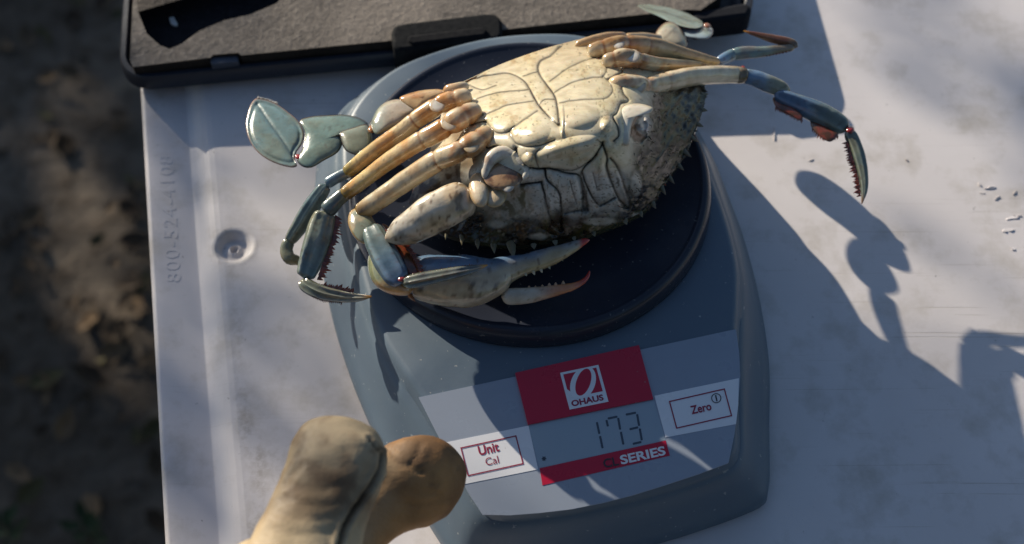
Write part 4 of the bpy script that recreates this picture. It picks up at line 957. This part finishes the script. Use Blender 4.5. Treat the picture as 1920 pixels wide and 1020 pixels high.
gx_, gy_ = to_px(v); seamp = [(716, 852), (713, 880), (690, 920), (665, 955), (646, 990), (636, 1030), (630, 1100)]
up_ = sstep(.062, .070, v[:, 2])
d = np.minimum(pldist(gx_, gy_, seamp), pldist(gx_, gy_, [(690, 822), (712, 848)]) * 1.4 + 2.0); crease = up_ * (np.exp(-(d / 4.0) ** 2)); welt = up_ * np.exp(-((d - 9) / 4.5) ** 2)
d2 = pldist(gx_, gy_, [(533, 905), (540, 890), (560, 872)]); d3 = pldist(gx_, gy_, [(790, 830), (783, 850), (770, 868), (755, 872)]); d4 = pldist(gx_, gy_, [(725, 842), (752, 868), (790, 885)])
lowm = 1 - up_
wr = np.zeros(len(v))
for pl, am in (([(548, 905), (585, 918), (640, 908), (690, 890)], .6), ([(540, 930), (590, 945), (650, 936)], .8), ([(520, 958), (575, 972), (640, 962)], .6), ([(505, 990), (560, 998), (630, 992)], .7), ([(600, 830), (640, 846), (690, 842)], .35), ([(575, 868), (625, 880), (680, 868)], .4)):
    wr += up_ * am * np.exp(-(pldist(gx_ + (noise(v, 120, 78, 2) - .5) * 14, gy_ + (noise(v, 120, 79, 2) - .5) * 14, spline(pl, 16)) / 4) ** 2)
for pl, am in (([(735, 900), (775, 925), (830, 930)], .6), ([(745, 940), (790, 950), (845, 935)], .6), ([(800, 830), (835, 850), (858, 880)], .5), ([(740, 835), (765, 855), (772, 880)], .5)):
    wr += lowm * am * np.exp(-(pldist(gx_ + (noise(v, 120, 78, 2) - .5) * 14, gy_ + (noise(v, 120, 79, 2) - .5) * 14, spline(pl, 16)) / 4) ** 2)
fold = up_ * np.exp(-(d2 / 8) ** 2) * .35 + lowm * (np.exp(-(d3 / 4) ** 2) * .4 + np.exp(-(d4 / 4) ** 2) * .45)
lump = (noise(v, 40, 71, 2) - .5) * .0016 + (noise(v, 190, 72, 3) - .5) * .0003
v = v + nrm * (lump - crease * .0028 + welt * .0007 - fold * .0018 - wr * .0004)[:, None]
c = mix(s2l((168, 150, 122)), s2l((136, 114, 86)), sstep(.42, .66, noise(v, 60, 73, 4)))
c = mix(c, s2l((96, 72, 48)), sstep(.55, .72, noise(v, 130, 74, 4)) * .65)
c = mix(c, s2l((200, 178, 142)), sstep(940, 1010, gy_) * up_ * .7)  # sunlit lower part of the finger painted lighter
c = mix(c, s2l((172, 124, 70)), lowm * .85); c = mix(c, s2l((104, 70, 40)), lowm * sstep(.42, .62, noise(v, 60, 76, 3)) * .6)
c = mix(c, s2l((96, 72, 50)), sstep(.5, .62, noise(v, 150, 77, 4)) * sstep(980, 900, gy_) * .55); c = mix(c, s2l((58, 42, 28)), np.clip(crease * .9 + fold * .7 + wr * .22, 0, 1))  # blotches put the upper finger's shade into the colour; creases darkened
g = MB(); g.add(v, f, c); g.build('glove', M['leather'], person, angle=180)
# forearm sleeve leaving the frame
s_ = MB(); q = np.array([(480, 1560, .080, 190), (440, 1800, .085, 215), (400, 2150, .10, 230), (380, 2500, .12, 240)], float)
def sweep_world(mb_, pts, colr, K=28):
    pts = np.asarray(pts, float); T = np.gradient(pts[:, :3], axis=0); T /= np.linalg.norm(T, axis=1)[:, None]
    S = np.cross(T, [0, 0, 1.]); bad = np.linalg.norm(S, axis=1) < .05; S[bad] = [1, 0, 0]; S /= np.linalg.norm(S, axis=1)[:, None]; N = np.cross(S, T)
    th = np.linspace(0, 2 * math.pi, K, endpoint=False)
    V3 = pts[:, None, :3] + (S[:, None] * np.cos(th)[None, :, None] + N[:, None] * np.sin(th)[None, :, None]) * pts[:, 3][:, None, None]
    n = len(pts); mb_.add(V3, gridfaces(n, K) + [(i * K + K - 1, (i + 1) * K + K - 1, (i + 1) * K, i * K) for i in range(n - 1)], colr)
    for row in (0, n - 1): mb_.add(V3[row], [tuple(range(K))], colr)
w0 = P(480, 1500, .080); bx_, by_ = -.14, -.68
sh_l = (bx_ - .19, by_ + .02, .60); elb = (bx_ - .17, by_ + .24, .24)
sweep_world(s_, [(w0[0], w0[1], .08, .030), (w0[0] - .01, w0[1] - .02, .082, .036), (w0[0] - .03, w0[1] - .09, .10, .042), (elb[0] + .03, elb[1] + .04, .19, .048), (elb[0], elb[1], .25, .054), (elb[0] - .01, elb[1] - .10, .40, .060), (sh_l[0], sh_l[1] + .02, .56, .068), (sh_l[0] + .05, sh_l[1], .60, .07)], s2l((58, 62, 66)))
sweep_world(s_, [(bx_ + .15, by_, .61, .07), (bx_ + .20, by_ + .01, .58, .066), (bx_ + .24, by_ + .04, .40, .058), (bx_ + .25, by_ + .12, .28, .050), (bx_ + .24, by_ + .26, .34, .042), (bx_ + .22, by_ + .34, .40, .034)], s2l((58, 62, 66)))
def torso_ring(cx, cy, z, rx, ry, K=28): 
    t = np.linspace(0, 2 * math.pi, K, endpoint=False); return np.c_[cx + rx * np.cos(t), cy + ry * np.sin(t), np.full(K, z)]
tr_ = np.array([torso_ring(bx_, by_, z, rx, ry) for z, rx, ry in ((-.02, .17, .11), (.05, .175, .115), (.16, .17, .11), (.30, .165, .11), (.45, .185, .115), (.56, .19, .11), (.63, .15, .09), (.67, .075, .07), (.71, .058, .06), (.74, .058, .06))])
s_.add(tr_, gridfaces(len(tr_), 28) + [(i * 28 + 27, (i + 1) * 28 + 27, (i + 1) * 28, i * 28) for i in range(len(tr_) - 1)], s2l((58, 62, 66)))
s_.add(tr_[0], [tuple(range(28))], s2l((58, 62, 66)))
s_.build('jacket', M['leather'], person)
lg = MB()
for k_ in (-1, 1):
    sweep_world(lg, [(bx_ + .085 * k_, by_, .04, .105), (bx_ + .088 * k_, by_, -.06, .10), (bx_ + .09 * k_, by_ - .01, -.32, .072), (bx_ + .09 * k_, by_, -.50, .062), (bx_ + .09 * k_, by_, -.69, .052)], s2l((50, 56, 74)))
lg.build('trousers', M['leather'], person)
for k_ in (-1, 1):
    bo = MB(); sweep_world(bo, [(bx_ + .09 * k_, by_ - .07, GZ + .035, .03), (bx_ + .09 * k_, by_ - .05, GZ + .05, .045), (bx_ + .09 * k_, by_ + .02, GZ + .05, .05), (bx_ + .095 * k_, by_ + .12, GZ + .038, .044), (bx_ + .098 * k_, by_ + .19, GZ + .028, .026)], s2l((44, 36, 30))); bo.build('boot', M['leather'], person)
hd = MB(); t = np.linspace(0, 2 * math.pi, 28, endpoint=False)
hp = [(.72, .045, .05, .0), (.745, .052, .066, .012), (.77, .064, .082, .012), (.81, .073, .094, .008), (.85, .077, .098, .0), (.89, .074, .092, -.004), (.92, .060, .072, -.006), (.938, .036, .042, -.008), (.944, .006, .006, -.008)]
hv = np.array([np.c_[bx_ + rx * np.cos(t), by_ + dy + ry * np.sin(t), np.full(28, z)] for z, rx, ry, dy in hp])
hv[3:5, 5:10, 1] += np.array([0, .006, .016, .006, 0])            # nose
hd.add(hv, gridfaces(len(hp), 28) + [(i * 28 + 27, (i + 1) * 28 + 27, (i + 1) * 28, i * 28) for i in range(len(hp) - 1)], s2l((190, 150, 126)))
hd.build('head', M['leather'], person)
hat = MB(); hr = [(.925, .13, .15), (.915, .14, .16), (.905, .088, .108), (.93, .084, .104), (.965, .076, .092), (.985, .05, .06), (.99, .005, .005)]
hv = np.array([np.c_[bx_ + rx * np.cos(t), by_ + ry * np.sin(t), np.full(28, z)] for z, rx, ry in hr])
hat.add(hv, gridfaces(len(hr), 28) + [(i * 28 + 27, (i + 1) * 28 + 27, (i + 1) * 28, i * 28) for i in range(len(hr) - 1)], s2l((70, 66, 54))); hat.build('hat', M['leather'], person)

# ------------------------------------------------------------------ leaf litter, weeds, and the tree that dapples the place
LF = np.array([(0, 0, 0), (.3, .25, .06), (.62, .22, .05), (1, 0, .12), (.62, -.22, .05), (.3, -.25, .06), (.5, 0, -.04)])
LFF = [(0, 6, 1), (1, 6, 2), (2, 6, 3), (3, 6, 4), (4, 6, 5), (5, 6, 0)]
def leaf(mb_, pos, size, dirv, nrm_, colr):
    d = np.array(dirv, float); d /= np.linalg.norm(d); s = np.cross(nrm_, d); s /= np.linalg.norm(s) + 1e-9; n_ = np.cross(d, s)
    mb_.add(np.array(pos) + (LF[:, :1] * d + LF[:, 1:2] * s + LF[:, 2:] * n_) * size, LFF, colr)
lit = MB()
for i in range(1500):
    x = random.uniform(-1.1, .1); y = random.uniform(-.2, 1.3); a_ = random.uniform(0, 6.28)
    z = GZ + (float(noise(np.array([[x, y]]), 3, 3, 4)[0]) - .5) * .03 + random.uniform(-.004, .012)
    c_ = s2l(random.choice([(92, 78, 62), (84, 70, 56), (130, 108, 84), (74, 62, 50), (96, 90, 64)])) * random.uniform(.6, 1.1)
    leaf(lit, (x, y, z), random.uniform(.012, .042), (math.cos(a_), math.sin(a_), random.uniform(-.3, .3)), np.array([random.uniform(-.5, .5), random.uniform(-.5, .5), 1]), c_)
tag(lit.build('leaf_litter', M['litter'], smooth=False), 'brown fallen leaves and bits scattered on the soil', 'leaf litter', kind='stuff')
for k_, (px_, py_, lab_) in enumerate(((20, 1005, 'small green weed sprouting at the edge of the soil patch'), (172, 1010, 'low green seedling growing in soil close to the table edge'))):
    g0 = P(px_, py_, GZ); w_ = MB()
    for i in range(11):
        a_ = i * 2.4 + k_; l_ = random.uniform(.010, .020)
        base = np.array([g0[0], g0[1], GZ - .005]) + np.array([math.cos(a_), math.sin(a_), 0]) * random.uniform(0, .012) + [0, 0, random.uniform(.01, .04)]
        leaf(w_, base, l_, (math.cos(a_), math.sin(a_), .35), np.array([0, 0, 1]), s2l((50, 70, 36)) * random.uniform(.6, 1.0))
    for a_ in range(3):
        w_.add(np.array([g0 + [.002, 0, -.02], g0 + [-.002, 0, -.02], g0 + [.01 * (a_ - 1), .004, .04]]), [(0, 1, 2)], s2l((70, 86, 44)))
    tag(w_.build('weed', M['leaf'], smooth=False), lab_, 'plant')

TX, TY = -5.2, 2.9
tree = thing('tree', 'leafy tree whose crown dapples the table and soil with shade', 'tree', (TX, TY, GZ))
tr = MB(); sweep_world(tr, [(TX, TY, GZ - .1, .17), (TX, TY, GZ + .15, .13), (TX + .1, TY - .04, .3, .11), (TX + .2, TY - .08, 1.2, .095), (TX + .25, TY, 2.2, .07), (TX + .25, TY, 3.4, .03)], s2l((92, 78, 62)), 14)
def on_ray(x, y, t):                    # a point t metres up the sun ray through (x, y, 0)
    return np.array([x, y, 0]) + TO_SUN * t
def limb(a, b, r0, r1, sag=.1, k=7):
    a = np.array(a, float); b = np.array(b, float); t = np.linspace(0, 1, k)[:, None]; q = a * (1 - t) + b * t
    q[:, 2] += np.sin(t[:, 0] * math.pi) * sag; q[:, :2] += rng.normal(0, .015, (k, 2)) * np.sin(t * math.pi)
    sweep_world(tr, np.c_[q, np.linspace(r0, r1, k)], s2l((92, 78, 62)), 8)
crown = MB()
def g2t(px_, py_):                      # soil pixel -> matching point on the table plane along the sun ray
    p = P(px_, py_, GZ); k = GZ / TO_SUN[2]; return p - TO_SUN * k
gaps = [((28, 282), 36, 20), ((120, 380), 52, 34), ((190, 462), 60, 26), ((100, 130), 26, 14), ((140, 572), 26, 16), ((225, 655), 26, 14), ((215, 690), 22, 14), ((130, 205), 40, 12), ((262, 625), 16, 14), ((60, 480), 16, 10)]
gap_t = []
for (gx0, gy0), a_, b_ in gaps:
    c_ = g2t(gx0, gy0); e_ = g2t(gx0 + a_, gy0); h_ = g2t(gx0, gy0 - b_); gap_t.append((c_[:2], np.linalg.norm(e_ - c_) * 1.25 + .024, np.linalg.norm(h_ - c_) * 1.3 + .034))
gc = g2t(150, 500)
def leaf_rand(p, size):
    a_ = random.uniform(0, 6.28)
    leaf(crown, p, size, (math.cos(a_), math.sin(a_), random.uniform(-.5, .4)), np.array([random.gauss(0, .5), random.gauss(0, .5), 1]), s2l((74, 96, 48)) * random.uniform(.6, 1.3))
cnt = 0
for i in range(30000):
    x = random.gauss(gc[0] - .05, .42); y = random.gauss(gc[1], .48); t_ = random.uniform(.9, 2.4)
    if x > -.75 + .0 * y: continue
    if any(((x - c_[0]) / a_) ** 2 + ((y - c_[1]) / b_) ** 2 < random.uniform(1.0, 2.2) for c_, a_, b_ in gap_t): continue
    leaf_rand(on_ray(x, y, t_), random.uniform(.028, .055)); cnt += 1
for i in range(7):
    x = gc[0] + rng.normal(0, .45); y = gc[1] + rng.normal(0, .45)
    if x > -.8: x = -1.2
    limb((TX + .2, TY - .08, .5 + .2 * i), on_ray(x, y, random.uniform(1.2, 2.2)), .035, .008, .15)
# a few sprays hanging into the light that reaches the table
sprays = [(P(x, y, 0)[0], P(x, y, 0)[1], r_, n_) for x, y, r_, n_ in ((440, 590, .012, 7), (520, 640, .012, 7), (600, 690, .012, 8), (680, 740, .012, 7), (560, 600, .010, 3), (420, 350, .012, 3), (310, 330, .012, 5), (320, 640, .012, 6), (330, 700, .012, 6), (330, 780, .012, 8), (320, 860, .012, 8), (470, 690, .012, 5), (420, 940, .012, 6), (450, 860, .012, 4), (520, 980, .012, 3), (640, 330, .012, 6), (560, 370, .012, 5), (300, 230, .010, 6), (310, 430, .010, 4), (320, 540, .012, 5), (1700, 40, .012, 3), (1780, 110, .014, 7), (1860, 170, .014, 8), (1930, 230, .014, 8), (1880, 60, .012, 5), (1820, 60, .012, 5), (1900, 560, .012, 3), (1800, 520, .012, 2))]
for x, y, z, r_, n_ in ((640, 840, .09, .010, 7), (600, 880, .09, .010, 5), (790, 900, .06, .012, 8), (740, 950, .06, .014, 8)):  # extra sprays added to shade the gloved fingers
    p = P(x, y, z) - TO_SUN * z / TO_SUN[2]; sprays.append((p[0], p[1], r_, n_))
hub = on_ray(-.35, .25, 2.4)
limb((TX + .22, TY, 1.6), hub + np.array([-.4, .3, .1]), .04, .02, .2)
hub2 = on_ray(.55, .62, 2.6); limb((TX + .22, TY, 2.2), hub2, .03, .015, .4)
for x, y, s_, n_ in sprays:
    e = on_ray(x, y, 2.0 + .3 * random.random())
    limb(hub2 if x > .05 and y > 0 else hub + np.array([-.4, .3, .1]), e + np.array([-.05, .02, .03]), .004, .001, .05)
    for i in range(n_): leaf_rand(e + rng.normal(0, 1, 3) * np.array([s_, s_, s_]) , random.uniform(.014, .024))
tr.build('trunk', M['bark'], tree); tag(crown.build('crown', M['leaf'], tree, smooth=False), kind='stuff')

# unseen shrubs added behind the person to cut the low sky light
sb = MB(); 
for i in range(2600):
    v_ = rng.normal(0, 1, 3); v_ /= np.linalg.norm(v_); r_ = rng.uniform(.55, 1.0)
    p = np.array([0, 0, 1.15]) + v_ * r_ * np.array([1.15, .9, 1.2]) * (1 + .25 * math.sin(5 * v_[0] + 3 * v_[2]))
    p[2] = max(.05, p[2])
    leaf(sb, p, random.uniform(.12, .2), rng.normal(0, 1, 3), rng.normal(0, 1, 3) + [0, 0, .6], s2l((58, 76, 40)) * random.uniform(.6, 1.3))
st = MB()
for i in range(5): sweep_world(st, [(0, 0, -.05, .05), (.08 * math.cos(i * 1.3), .08 * math.sin(i * 1.3), .4, .035), (.4 * math.cos(i * 1.3), .4 * math.sin(i * 1.3), 1.1, .02), (.7 * math.cos(i * 1.3), .6 * math.sin(i * 1.3), 1.7, .008)], s2l((90, 78, 62)), 8)
proto = None
for x, y, sc in ((-2.2, -3.0, 1.0), (-.3, -3.4, 1.15), (1.7, -3.1, 1.0), (3.3, -2.0, .95)):
    e = thing('added_shrub', 'unseen bushy greenery added behind the person to block low sky light', 'added_shrub', (x, y, GZ), 'unseen shrubs added to cut sky light')
    e.scale = (sc, sc, sc); e.rotation_euler = (0, 0, x * 2)
    if proto is None:
        f_ = sb.build('foliage', M['leaf'], smooth=False); w_ = st.build('stem', M['bark']); proto = (f_, w_)
    else:
        f_, w_ = [q.copy() for q in proto]; COL.objects.link(f_); COL.objects.link(w_)
    f_.parent = e; w_.parent = e; f_['kind'] = 'stuff'
